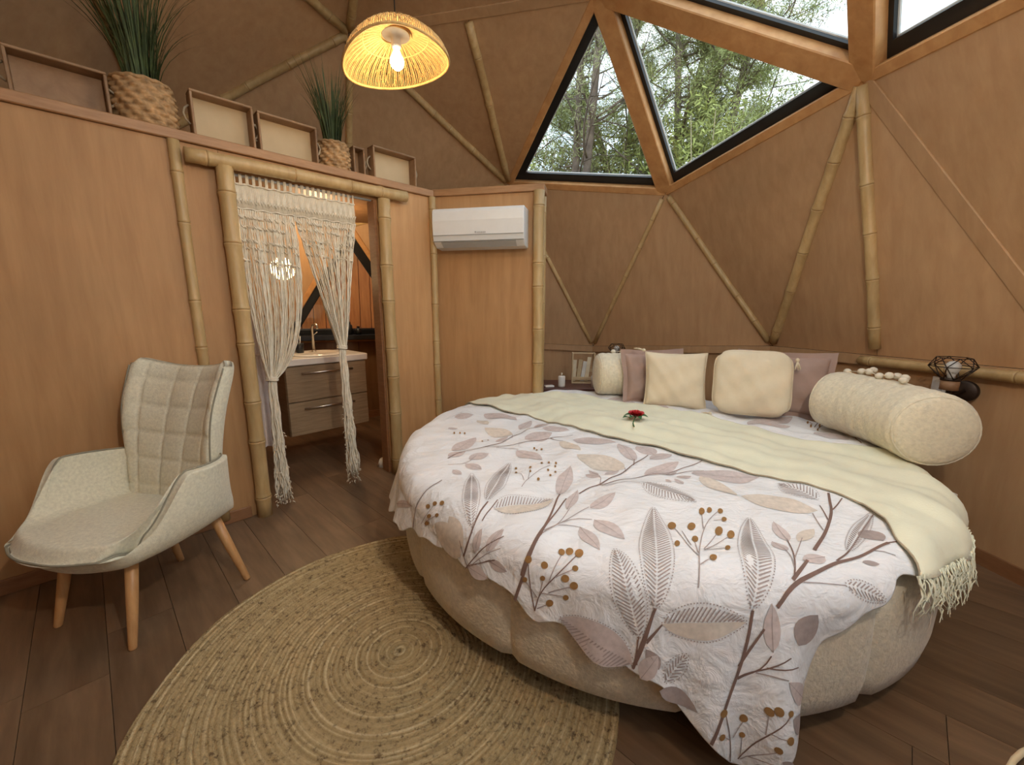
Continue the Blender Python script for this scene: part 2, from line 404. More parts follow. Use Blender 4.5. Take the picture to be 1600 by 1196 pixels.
# bamboo battens over the panel joints
def batten(a, b, r=.026, g0=.05, g1=.05, seed=0, off=.3):
    A = DP[a] if isinstance(a, str) else np.array(a); B = DP[b] if isinstance(b, str) else np.array(b)
    d = norm(B - A); mid = (A + B) / 2; inn = norm(DC - mid)
    bamboo(A + d * g0 + inn * r * off, B - d * g1 + inn * r * off, r, ceiling, name='bamboo_batten', seed=seed)
midG = (DP['R4a'] + DP['R4b']) / 2; midC = (DP['C0'] + DP['C1']) / 2
for i, (a, b, r) in enumerate([('O0', 'R0a', .022), ('O0', 'R4b', .026), ('M4', 'R4b', .034), ('M4', midG, .032), ('M0', 'R0a', .022), ('M0', 'C1', .03), ('M0', midC, .032),
        ('C1', 'O1', .028), ('C1', 'M1', .03), ('C1', 'C2', .03), ('C1', 'T', .03), ('O2', 'M1', .03), ('C2', 'M1', .03), ('C2', 'O2', .03), ('M2', 'O2', .03), ('M0', 'O1', .025)]):
    batten(a, b, r, .06 if a in ('O0', 'M0') else .03, .05, i)
for (a, b) in [('C0', 'C1')]:   # flat pale strip
    A, B = DP[a], DP[b]; x = norm(B - A); mid = (A + B) / 2; r = norm(mid - DC); y = np.cross(r, x)
    m = MB(); m.box(mid - r * .008, (np.linalg.norm(B - A) - .12, .07, .014), np.stack([x, y, r], 1), bev=.003); m.build('cover_strip', 'plyd', ceiling)
A, B = DP['M4'], DP['R4a']; x = norm(B - A); mid = (A + B) / 2; r = norm(mid - DC); y = np.cross(r, x)
m = MB(); m.box(mid - r * .006, (np.linalg.norm(B - A) - .06, .085, .012), np.stack([x, y, r], 1), bev=.003); m.build('cover_strip', 'plyd', ceiling)
bamboo(lerp(DP['R4b'], DP['R4a'], .46) - [.03, 0, .035], DP['R4a'] - [.03, 0, .035], .028, ceiling, name='bamboo_batten', seed=44)
# knee walls under the dome ring
RING = ['R0a', 'R0b', 'R1a', 'R1b', 'R2a', 'R2b', 'R3a', 'R3b', 'R4a', 'R4b']
KN = {0: 'wall_back', 9: 'wall_back_right', 8: 'wall_right', 7: 'wall_right_front', 6: 'wall_front', 5: 'wall_front_left', 1: 'wall_bathroom_back', 2: 'wall_bathroom_left', 3: 'wall_left_rear', 4: 'wall_left_front'}
for i in range(10):
    a, b = DP[RING[i]], DP[RING[(i + 1) % 10]]
    x = norm([b[0] - a[0], b[1] - a[1], 0]); nn_ = np.array([x[1], -x[0], 0]); mid = (a + b) / 2
    if nn_ @ (mid - DC) < 0: nn_ = -nn_
    wl = empty(KN[i], (float(mid[0]), float(mid[1]), 0), kind='structure')
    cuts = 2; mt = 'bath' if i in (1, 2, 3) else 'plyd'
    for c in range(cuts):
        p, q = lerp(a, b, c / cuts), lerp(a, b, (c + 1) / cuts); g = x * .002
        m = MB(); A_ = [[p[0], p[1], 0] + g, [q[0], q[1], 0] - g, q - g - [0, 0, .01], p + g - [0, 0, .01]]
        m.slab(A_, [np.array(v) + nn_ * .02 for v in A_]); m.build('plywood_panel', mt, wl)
    m = MB(); A_ = [[a[0], a[1], 0] - x * .03, [b[0], b[1], 0] + x * .03, b + x * .03 + [0, 0, .07], a - x * .03 + [0, 0, .07]]
    m.slab([np.array(v) + nn_ * .06 for v in A_], [np.array(v) + nn_ * .09 for v in A_]); m.build('light_seal', 'black', wl)  # added sheet, unseen outside, sealing light leaks at the ring
    m = MB()
    for (z0, hh, tt, pr, mk) in [(0, .075, .022, .014, 'b')]:
        A_ = [[a[0], a[1], 0], [b[0], b[1], 0], [b[0], b[1], hh], [a[0], a[1], hh]]
        m.slab([np.array(v) - nn_ * .014 for v in A_], [np.array(v) for v in A_])
    m.build('baseboard', 'skirt', wl)
    if i in (9, 8, 0):
        m = MB(); top = -.0; hh = .062
        A_ = [a - [0, 0, hh], b - [0, 0, hh], b, a]
        m.slab([np.array(v) - nn_ * .03 for v in A_], [np.array(v) + nn_ * .002 for v in A_]); m.build('ring_rail', 'plyd', wl)
        if i == 8:
            for tt in (.52,):
                pm = lerp(a, b, tt); m = MB(); m.box((pm[0] - nn_[0] * .01, pm[1] - nn_[1] * .01, (pm[2] - .06) / 2), (.045, .02, pm[2] - .06), rotz(math.atan2(x[1], x[0]))); m.build('stud', 'plyd', wl)

# floor of laminate planks laid square to the partition
floor = empty('floor', (0, 0, 0), kind='structure')
m = MB(); an = np.linspace(0, 2 * PI, 41)[:-1]; m.prism([(DC[0] + 3.0 * math.cos(a), DC[1] + 3.0 * math.sin(a)) for a in an], -.05, -.012); m.build('subfloor', 'fbase', floor)
pn = np.array([-0.71840069, 0.69562953]); pd_ = np.array([0.69562953, 0.71840069])
RPL = np.stack([np.append(pn, 0), np.append(-pd_, 0), [0, 0, 1]], 1)
me_pl = {}
def plank_mesh(L):
    if L not in me_pl:
        m = MB(); m.box((0, 0, -.006), (L - .0018, .1982, .012)); o = m.build('plank', 'floor'); me_pl[L] = o.data; bpy.data.objects.remove(o)
    return me_pl[L]
nrow = 0
for j in range(-22, 34):
    s_ = j * .2; off = rnd.uniform(0, 1.3); t = -3.3 - off
    while t < 5.6:
        L = 1.3; cx, cy = pd_ * s_ + pn * (t + L / 2); 
        ends = [pd_ * s_ + pn * (t + q) for q in (.15, L / 2, L - .15)]
        if min(math.hypot(e[0] - DC[0], e[1] - DC[1]) for e in ends) < 2.86:
            o = bpy.data.objects.new('plank', plank_mesh(L)); COL.objects.link(o); o.parent = floor
            o.location = (cx, cy, 0); o.rotation_euler = (0, 0, math.atan2(pn[1], pn[0])); nrow += 1
        t += L
# trim planks that poke through: outer ground hides them

# ------------------------------------------------------------------ partition (wall_left) with doorway, air-conditioner wall
C0L = 2.7212
def PW(s_, t, z): v = pn * (C0L + t) + pd_ * s_; return np.array([v[0], v[1], z])
RPW = np.stack([np.append(pd_, 0), np.append(pn, 0), [0, 0, 1]], 1)   # x along wall, y behind, z up
def pwbox(m, s0, s1, t0, t1, z0, z1, mi=0, bev=0): m.box(PW((s0 + s1) / 2, (t0 + t1) / 2, (z0 + z1) / 2), (s1 - s0, t1 - t0, z1 - z0), RPW, mi, bev); return m
wl = empty('wall_left', tuple(PW(.9, 0, 0)), kind='structure')
for s0, s1, z0, z1, nm in [(-1.35, .418, 0, 2.05, 'plywood_panel'), (.422, .60, 0, 2.05, 'plywood_panel'), (.602, 1.478, 1.955, 2.05, 'plywood_panel'), (1.482, 1.955, 0, 2.05, 'plywood_panel')]:
    m = MB(); pwbox(m, s0, s1, 0, .07, z0, z1); m.build(nm, 'ply', wl)
m = MB(); pwbox(m, -1.35, 1.945, -.02, .09, 2.052, 2.10, bev=.004); m.build('ledge_board', 'ledge', wl)
m = MB(); pwbox(m, -1.35, .55, -.014, 0, 0, .07, bev=.003); m.build('baseboard', 'skirt', wl)
m = MB(); pwbox(m, 1.48, 1.955, -.014, 0, 0, .07, bev=.003); m.build('baseboard', 'skirt', wl)
m = MB(); pwbox(m, 1.462, 1.480, -.005, .09, 0, 1.955, bev=.003); m.build('jamb', 'skirt', wl)
m = MB(); pwbox(m, .60, .616, -.005, .09, 0, 1.955, bev=.003); m.build('jamb', 'skirt', wl)
bamboo(PW(.417, -.004, .03), PW(.417, -.004, 2.05), .026, wl, name='bamboo_batten', seed=3)
bamboo(PW(1.93, -.015, .03), PW(1.93, -.015, 2.05), .026, wl, name='bamboo_batten', seed=5)
dr = empty('door_1', tuple(PW(1.05, 0, 0)), kind='structure')
bamboo(PW(.612, -.045, 0), PW(.612, -.045, 1.965), .040, dr, name='bamboo_post', seed=8)
bamboo(PW(1.515, -.045, 0), PW(1.515, -.045, 1.96), .042, dr, name='bamboo_post', seed=9)
bamboo(PW(.45, -.045, 1.985), PW(1.69, -.045, 2.005), .036, dr, name='bamboo_lintel', seed=12)
# short return of the partition and the air-conditioner wall
wa = empty('wall_alcove', (-.2, 3.2, 0), kind='structure')
ac_a = np.array([-.614, 3.278]); ac_b = np.array([.204, 3.113]); adx = (ac_b - ac_a) / np.linalg.norm(ac_b - ac_a); anx = np.array([-adx[1], adx[0]])
RAC = np.stack([np.append(adx, 0), np.append(anx, 0), [0, 0, 1]], 1); LAC = float(np.linalg.norm(ac_b - ac_a))
def az(z): return max(0.0, 1.25 + (z - 1.25) * 1.04)
def AW(s_, t, z): v = (ac_a + adx * s_ + anx * t) * 1.04; return np.array([v[0], v[1], az(z)])
def awbox(m, s0, s1, t0, t1, z0, z1, mi=0, bev=0): c_ = AW((s0 + s1) / 2, (t0 + t1) / 2, 0); c_[2] = (az(z0) + az(z1)) / 2; m.box(c_, ((s1 - s0) * 1.04, (t1 - t0) * 1.04, az(z1) - az(z0)), RAC, mi, bev); return m
m = MB(); awbox(m, -.10, LAC, 0, .06, 0, 2.05); m.build('plywood_panel', 'ply', wa)
m = MB(); awbox(m, -.06, LAC + .03, -.02, .14, 2.052, 2.10, bev=.004); m.build('ledge_board', 'ledge', wa)
m = MB(); awbox(m, 0, LAC, -.014, 0, 0, .07, bev=.003); m.build('baseboard', 'skirt', wa)
bamboo(AW(LAC - .005, -.03, 0), AW(LAC - .005, -.03, 2.05), .041, wa, name='bamboo_post', seed=21)
m = MB(); m.slab([(.212, 3.26, 0), (.212, 3.26, 2.09), (.29, 4.60, 2.09), (.29, 4.70, 0)], [(.15, 3.26, 0), (.15, 3.26, 2.09), (.24, 4.60, 2.09), (.24, 4.70, 0)]); m.build('plywood_panel', 'ply', wa)
bamboo((.246, 3.34, 0), (.246, 3.34, 2.07), .018, wa, name='bamboo_batten', seed=31)
# deck over the bathroom
deck = []
for sA in (-1.35, 1.90): deck.append(tuple(PW(sA, .08, 0)[:2]))
deck.append(tuple(AW(0, .06, 0)[:2]))
deck.append((.17, 3.33)); deck.append((.25, 4.5))
for a in np.linspace(math.radians(80), math.radians(196), 14): deck.append((DC[0] + 2.42 * math.cos(a), DC[1] + 2.42 * math.sin(a)))
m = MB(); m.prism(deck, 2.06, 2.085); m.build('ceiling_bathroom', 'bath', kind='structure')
# ------------------------------------------------------------------ round bed
BC = np.array([.66, 2.159]); BR = 1.206
ALW = AW(0, 0, 0)[:2]; ALB = AW(LAC, 0, 0)[:2]; ALN = anx
def S(px_, py_, lift=0.0, fold=1.0):
    """draped cloth: flat plan coordinates about the bed centre -> point on the bed"""
    px_ = np.asarray(px_, float); py_ = np.asarray(py_, float)
    rho = np.hypot(px_, py_) + 1e-9; th = np.arctan2(py_, px_)
    rc = .10; Re = BR + .04; r0 = Re - rc; L = rc * np.pi / 2; Zt = .567
    fx = .5 + .5 * np.cos(np.clip(rho / r0, 0, 1) * np.pi)
    w = (.006 * np.sin(9 * px_ + 5 * py_ + 1.3 * np.sin(4 * py_)) + .005 * np.sin(14 * py_ - 6 * px_ + 2 * np.sin(5 * px_)) + .003 * np.sin(31 * px_ + 17 * py_ + 2 * np.sin(9 * py_)) + .0025 * np.sin(-23 * px_ + 37 * py_ + 2.5 * np.sin(7 * px_)))
    s1 = np.clip(rho - r0, 0, L); a = s1 / rc; s2 = np.clip(rho - r0 - L, 0, None)
    r = np.where(rho < r0, rho, r0 + rc * np.sin(a))
    z = Zt - rc * (1 - np.cos(a)) + .012 * fx + fold * w * (np.cos(a) * .9 + .1)
    fo = (.55 * np.sin(11 * th + 1.2 * np.sin(3 * th)) + .45 * np.sin(23 * th + .9 + 1.5 * np.sin(5 * th))); fo2 = np.sin(41 * th + 2 * np.sin(7 * th))
    amp = (.17 + .10 * np.exp(-((th + 1.5) / .35) ** 2)) * np.clip(s2, 0, .30)
    r = r + (.10 + .25 * np.exp(-((np.mod(th, 2 * np.pi) - 3.3) / .45) ** 2)) * np.clip(s2, 0, .35) + fold * (amp * fo * .75 + amp * .22 * fo2) + lift * np.sin(a)
    z = z - s2 + lift * np.cos(a)
    over = np.clip(.03 - z, 0, None)
    z = np.where(z < .03, .03 - .018 * (1 - np.exp(-over * 40)), z); r = r + over * .8
    X_ = BC[0] + r * px_ / rho; Y_ = BC[1] + r * py_ / rho
    d_ = np.clip((X_ - ALW[0]) * ALN[0] + (Y_ - ALW[1]) * ALN[1] + .012 - lift, 0, None) * (X_ < ALB[0] + .05)   # cloth pressed against the alcove wall
    return np.stack([X_ - d_ * ALN[0], Y_ - d_ * ALN[1], z], -1)
bed = empty('round_bed', (BC[0], BC[1], 0), label='large round bed base upholstered in cream boucle panels', cat='bed')
NP_ = 14
for k in range(NP_):
    a0 = 2 * PI * k / NP_ + .088; a1 = a0 + 2 * PI / NP_; uu = np.linspace(0, 1, 17); prof = [(-.01, .112), (0, .118), (.01, .18), (.012, .27), (.008, .37), (0, .45), (-.03, .49), (-.08, .505)]
    G = np.zeros((len(prof), 17, 3))
    for i, (dr_, z) in enumerate(prof):
        for j, u in enumerate(uu):
            e = min(u, 1 - u) * (a1 - a0) * BR; pinch = -.014 * math.exp(-(e / .014) ** 2)
            a = a0 + (a1 - a0) * u; r = BR + dr_ + pinch + .006 * math.sin(PI * u)
            G[i, j] = (BC[0] + r * math.cos(a), BC[1] + r * math.sin(a), z)
    gridbuild(G, 'upholstery_panel', 'cream', bed)
m = MB(); m.lathe([(0, .0), (BR - .22, .0), (BR - .22, .11), (BR - .02, .116)], 48, (BC[0], BC[1], 0)); m.build('plinth', 'black', bed)
m = MB(); m.lathe([(BR - .08, .50), (BR - .03, .51), (BR - .03, .52), (BR - .09, .537), (0, .54)], 64, (BC[0], BC[1], 0)); m.build('mattress', 'duvet', bed, True)
# duvet
RM = [(-180, 1.46), (-165, 1.46), (-153.6, 1.423), (-141.6, 1.356), (-132, 1.349), (-124.6, 1.356), (-121, 1.386), (-117.7, 1.417), (-110.6, 1.432), (-105.9, 1.479), (-101.9, 1.518), (-96.9, 1.631), (-93.8, 1.7), (-91, 1.72), (-87.9, 1.638), (-85.3, 1.565), (-84, 1.47), (-83, 1.4), (-80.6, 1.362), (-78.3, 1.322), (-75, 1.289), (-72, 1.25), (-69, 1.25), (-55, 1.29), (-40, 1.29), (-25, 1.31), (-15, 1.28), (-5, 1.22), (10, 1.16), (60, 1.16), (95, 1.16), (110, 1.26), (122, 1.3), (140, 1.42), (180, 1.46)]
th = np.linspace(-PI, PI, 901)[:-1]
rm = np.interp(np.degrees(th), [a for a, _ in RM], [b for _, b in RM]) + .007 * np.sin(57 * th) + .006 * np.sin(33 * th + 1)
q = np.concatenate([np.linspace(.0, .82, 60), np.linspace(.825, 1, 75)])
Q = rm[:, None] * q[None, :]
G = S(Q * np.cos(th)[:, None], Q * np.sin(th)[:, None])
duvet = gridbuild(G, 'duvet', 'duvet', None, True, cu=True, flip=False, label='white duvet printed with mauve leaves, one corner hanging to the floor', cat='duvet')
md = duvet.modifiers.new('thick', 'SOLIDIFY'); md.thickness = .014; md.offset = -1
# hem seam and printed leaves (flat print laid on the cloth)
def ribbon(mb, pts, w, mi, lift=.0022, taper=0.0, step=.02):
    p = np.array(pts, float)
    if len(p) > 2:   # smooth
        d = np.r_[0, np.cumsum(np.linalg.norm(np.diff(p, axis=0), axis=1))]
        for _ in range(2):
            qn = [p[0]]
            for a, b in zip(p[:-1], p[1:]): qn += [a * .75 + b * .25, a * .25 + b * .75]
            qn.append(p[-1]); p = np.array(qn)
    d = np.r_[0, np.cumsum(np.linalg.norm(np.diff(p, axis=0), axis=1))]
    n = max(2, int(d[-1] / step) + 1); t = np.linspace(0, d[-1], n)
    c = np.stack([np.interp(t, d, p[:, 0]), np.interp(t, d, p[:, 1])], 1)
    tg = np.gradient(c, axis=0); tg /= np.linalg.norm(tg, axis=1)[:, None] + 1e-9; nr = np.stack([-tg[:, 1], tg[:, 0]], 1)
    ww = (w / 2 * (1 - taper * t / (d[-1] + 1e-9)))[:, None]
    L = c + nr * ww; R_ = c - nr * ww
    G = np.stack([S(L[:, 0], L[:, 1], lift), S(R_[:, 0], R_[:, 1], lift)], 1)
    mb.grid(G, mi=mi, flip=True)
def leafshape(t): return np.sin(np.clip(t, 0, 1) ** .85 * PI) ** .8
def leafpoly(mb, b, e, w, mi, lo=-1, hi=1, lift=.0018, bend=.0):
    b = np.array(b); e = np.array(e); L = np.linalg.norm(e - b); ax = (e - b) / (L + 1e-9); nr = np.array([-ax[1], ax[0]])
    n = max(8, int(L / .014)); t = np.linspace(0, 1, n); v = np.linspace(lo, hi, 7 if L > .08 else 3)
    hw = leafshape(t) * w * L / 2
    c = b + ax * (t * L)[:, None] + nr * (bend * L * np.sin(t * PI))[:, None]
    P2 = c[:, None, :] + nr[None, None, :] * (hw[:, None] * v[None, :])[..., None]
    mb.grid(S(P2[..., 0], P2[..., 1], lift), mi=mi, flip=False)
def hatch(mb, b, e, w, mi, lo=-1, hi=1, dots=True):
    b = np.array(b); e = np.array(e); L = np.linalg.norm(e - b); ax = (e - b) / L; nr = np.array([-ax[1], ax[0]])
    sp = .0105; n = int(L / sp)
    for i in range(1, n):
        t = i / n; hw = leafshape(np.array(t)) * w * L / 2
        if hw < .004: continue
        for sgn in (-1, 1):
            if sgn < lo or sgn > hi: continue
            p0 = b + ax * (t * L - .004); dx = min(.6 * hw, .022)
            t1 = min(1, t + dx / L); hw1 = leafshape(np.array(t1)) * w * L / 2 * .90
            p1 = b + ax * (t1 * L) + nr * sgn * hw1
            ribbon(mb, [p0 + nr * sgn * .0025, p1], .0042, mi, .0026, .3, .03)
    if dots:
        nd = int(L / .008)
        for sgn in (-1, 1):
            for i in range(nd + 1):
                t = i / nd; hw = leafshape(np.array(t)) * w * L / 2 + .004
                c = b + ax * (t * L) + nr * sgn * hw
                an_ = np.arange(5) * 2 * PI / 5; pp = c + .0021 * np.stack([np.cos(an_), np.sin(an_)], 1)
                mb.add(S(pp[:, 0], pp[:, 1], .0026), [tuple(range(5))], mi)
STEMS=[(5,(-0.8688,-1.004),(-0.7937,-0.957),(-0.7442,-0.824)),(2.9,(-0.7583,-0.9238),(-0.711,-0.8122)),(2.3,(-0.8661,-1.0426),(-0.8688,-1.004),(-0.8575,-0.9534)),(1.6,(-0.8661,-1.0426),(-0.7707,-1.0311),(-0.7042,-1.0321)),(1.6,(-0.8555,-1.0409),(-0.7521,-1.0518)),(1.7,(-0.7968,-0.9558),(-0.793,-0.9243)),(5.7,(-0.6611,-1.1243),(-0.5732,-1.0286),(-0.5325,-0.9027),(-0.4818,-0.7393)),(4.4,(-0.5732,-1.0286),(-0.5344,-0.9234),(-0.4646,-0.7899)),(2.2,(-0.5679,-1.023),(-0.5126,-0.9632),(-0.4628,-0.8598)),(2.2,(-0.5619,-1.0091),(-0.495,-0.9437),(-0.3971,-0.8602)),(2.2,(-0.5064,-0.9535),(-0.4619,-0.9287),(-0.3993,-0.929)),(1.9,(-0.5131,-0.968),(-0.472,-0.9633),(-0.438,-0.9729)),(3.9,(-0.4106,-0.7402),(-0.3166,-0.6598),(-0.1883,-0.5555),(-0.038,-0.3794)),(2.8,(-0.318,-0.6669),(-0.1173,-0.6031),(0.0369,-0.5404),(0.1855,-0.435)),(2,(-0.3133,-0.674),(-0.2232,-0.661),(-0.1695,-0.6894)),(2.1,(-0.1883,-0.5555),(-0.1828,-0.5228)),(2.3,(-0.1408,-0.5064),(-0.1168,-0.4359)),(2,(-0.3166,-0.6598),(-0.2977,-0.601),(-0.3274,-0.5533)),(2.3,(-0.0473,-0.5881),(0.1521,-0.5231)),(3.9,(-0.9473,-0.4162),(-0.887,-0.316),(-0.7928,-0.2526),(-0.6766,-0.1243),(-0.5344,0.0508),(-0.4549,0.1426)),(3.2,(-0.7928,-0.2526),(-0.66,-0.2114),(-0.4618,-0.1344),(-0.3374,-0.074)),(2.1,(-0.9359,-0.4903),(-0.8619,-0.4733),(-0.8211,-0.3793)),(2.4,(-0.7376,-0.2658),(-0.629,-0.2699)),(2.5,(-0.4618,-0.1344),(-0.4021,-0.1866)),(2.2,(-0.66,-0.1173),(-0.6574,-0.0587)),(1.7,(-0.6234,-0.6974),(-0.5886,-0.5955),(-0.4938,-0.482)),(1.7,(-0.6126,-0.6405),(-0.6207,-0.5792),(-0.6402,-0.5708)),(1.7,(-0.5962,-0.6259),(-0.5825,-0.5312)),(7.8,(-0.7184,-1.186),(-0.6231,-1.097),(-0.5687,-1.0178)),(2.5,(-0.6568,-1.2281),(-0.6193,-1.1822),(-0.5346,-1.1403),(-0.4728,-1.0966)),(2.5,(-0.6568,-1.2281),(-0.6445,-1.1643),(-0.6249,-1.1027)),(2.1,(-0.622,-1.1882),(-0.5945,-1.1538)),(2.1,(-0.5791,-1.163),(-0.5169,-1.0891)),(2.1,(-0.6193,-1.1822),(-0.5445,-1.2074)),(2.2,(-0.6461,-1.2234),(-0.5986,-1.2183)),(2.1,(-0.5895,-1.1874),(-0.506,-1.181)),(2.1,(-0.5512,-1.149),(-0.4866,-1.1348)),(2.2,(-0.6324,-1.1929),(-0.6539,-1.1391)),(6.5,(-0.3907,-1.4242),(-0.3495,-1.3523),(-0.2961,-1.2639)),(3.5,(-0.3369,-1.3531),(-0.2856,-1.3072)),(2.9,(-0.3789,-1.4),(-0.3559,-1.3365)),(3.7,(-1.1327,-0.7628),(-1.0826,-0.7278),(-0.9927,-0.6938),(-0.9416,-0.6142)),(2.2,(-1.0526,-0.7946),(-0.9839,-0.7889),(-0.9463,-0.7774)),(2.1,(-1.0139,-0.8078),(-0.9389,-0.8267)),(2.6,(-0.8785,-1.039),(-0.7643,-1.011),(-0.6872,-1.0007)),(2.6,(-0.8635,-1.0367),(-0.7364,-1.0575)),(2,(-0.179,-1.2253),(-0.1409,-1.1242),(-0.0539,-0.9715),(0.0345,-0.8857)),(1.8,(-0.1479,-1.1399),(-0.1561,-0.9913)),(1.8,(-0.1168,-1.108),(-0.0056,-1.0342)),(1.8,(-0.1076,-1.1039),(-0.0512,-1.0981)),(1.7,(-0.158,-1.1749),(-0.1154,-1.1507)),(2,(-0.0657,-0.9914),(-0.0282,-0.897)),(1.9,(-0.0143,-0.951),(0.0213,-0.9458)),(1.8,(-0.1409,-1.1242),(-0.121,-1.0568)),(1.8,(-0.113,-1.0998),(-0.0324,-1.0155)),(1.8,(-0.1423,-1.0829),(-0.1401,-1.0107)),(7.5,(0.0129,-1.2739),(0.0652,-1.2218),(0.2263,-1.1505),(0.4356,-1.0731)),(2.9,(0.4356,-1.0731),(0.4696,-1.0633)),(6.7,(0.0686,-1.2136),(0.1488,-1.1469)),(7,(0.2016,-1.0998),(0.3178,-0.991),(0.4186,-0.8841),(0.4994,-0.7584)),(3.2,(0.4275,-0.8725),(0.5184,-0.798)),(2.2,(0.3172,-0.981),(0.352,-0.8845)),(2.3,(0.3702,-0.9289),(0.4103,-0.8367)),(3.3,(0.2307,-1.1445),(0.2992,-1.0997),(0.5349,-0.9062)),(2.5,(0.0791,-1.2007),(0.1375,-1.108),(0.1699,-1.0295)),(1.8,(0.0921,-1.177),(0.117,-1.1242),(0.1248,-1.0829)),(2,(0.1182,-1.14),(0.2165,-1.0294)),(2.1,(0.0944,-1.217),(0.147,-1.2129),(0.2121,-1.2171)),(2.1,(0.3687,-1.0985),(0.4187,-1.1173)),(4.8,(1.0662,-0.2238),(1.1564,-0.0728)),(4.4,(1.142,-0.3601),(1.1372,-0.375)),(2.5,(1.0817,0.1128),(1.158,0.1834)),(2.5,(1.0969,0.1475),(1.1023,0.1831)),(2.5,(1.0891,0.0959),(1.168,0.1486)),(4.7,(-0.3929,-1.4272),(-0.3499,-1.368),(-0.298,-1.2667)),(2.5,(-0.3368,-1.3469),(-0.2858,-1.3064)),(2.6,(-0.3782,-1.4148),(-0.3614,-1.3453)),(7.3,(-0.1842,-1.6214),(-0.1366,-1.5377),(-0.0885,-1.4422),(-0.0624,-1.3564),(-0.0508,-1.2801)),(5.9,(-0.0884,-1.4249),(-0.0536,-1.3736),(-0.0206,-1.3269)),(6.4,(0.0132,-1.2727),(0.0621,-1.2282),(0.1383,-1.1911)),(2.8,(-0.0931,-1.4595),(-0.0297,-1.4297),(-0.0044,-1.391)),(2.8,(-0.0931,-1.4552),(-0.0207,-1.4254),(0.0507,-1.3951)),(2.3,(-0.0163,-1.4211),(0.0774,-1.4228)),(2.2,(-0.0431,-1.4383),(0.0031,-1.4384),(0.0415,-1.4469)),(2.3,(-0.1163,-1.6898),(-0.1182,-1.6178),(-0.1321,-1.551)),(2.3,(-0.09,-1.6847),(-0.0225,-1.5872),(0.0443,-1.5298)),(1.8,(-0.0851,-1.6796),(-0.08,-1.6181)),(1.7,(-0.1081,-1.6179),(-0.0757,-1.5737)),(1.8,(-0.0128,-1.5784),(0.0391,-1.585)),(1.8,(-0.0847,-1.6847),(0.0052,-1.6183)),(1.7,(-0.0225,-1.5872),(-0.0131,-1.5299)),(1.8,(-0.0648,-1.6694),(0.0133,-1.6542)),(1.7,(-0.1182,-1.6222),(-0.1432,-1.6041)),]
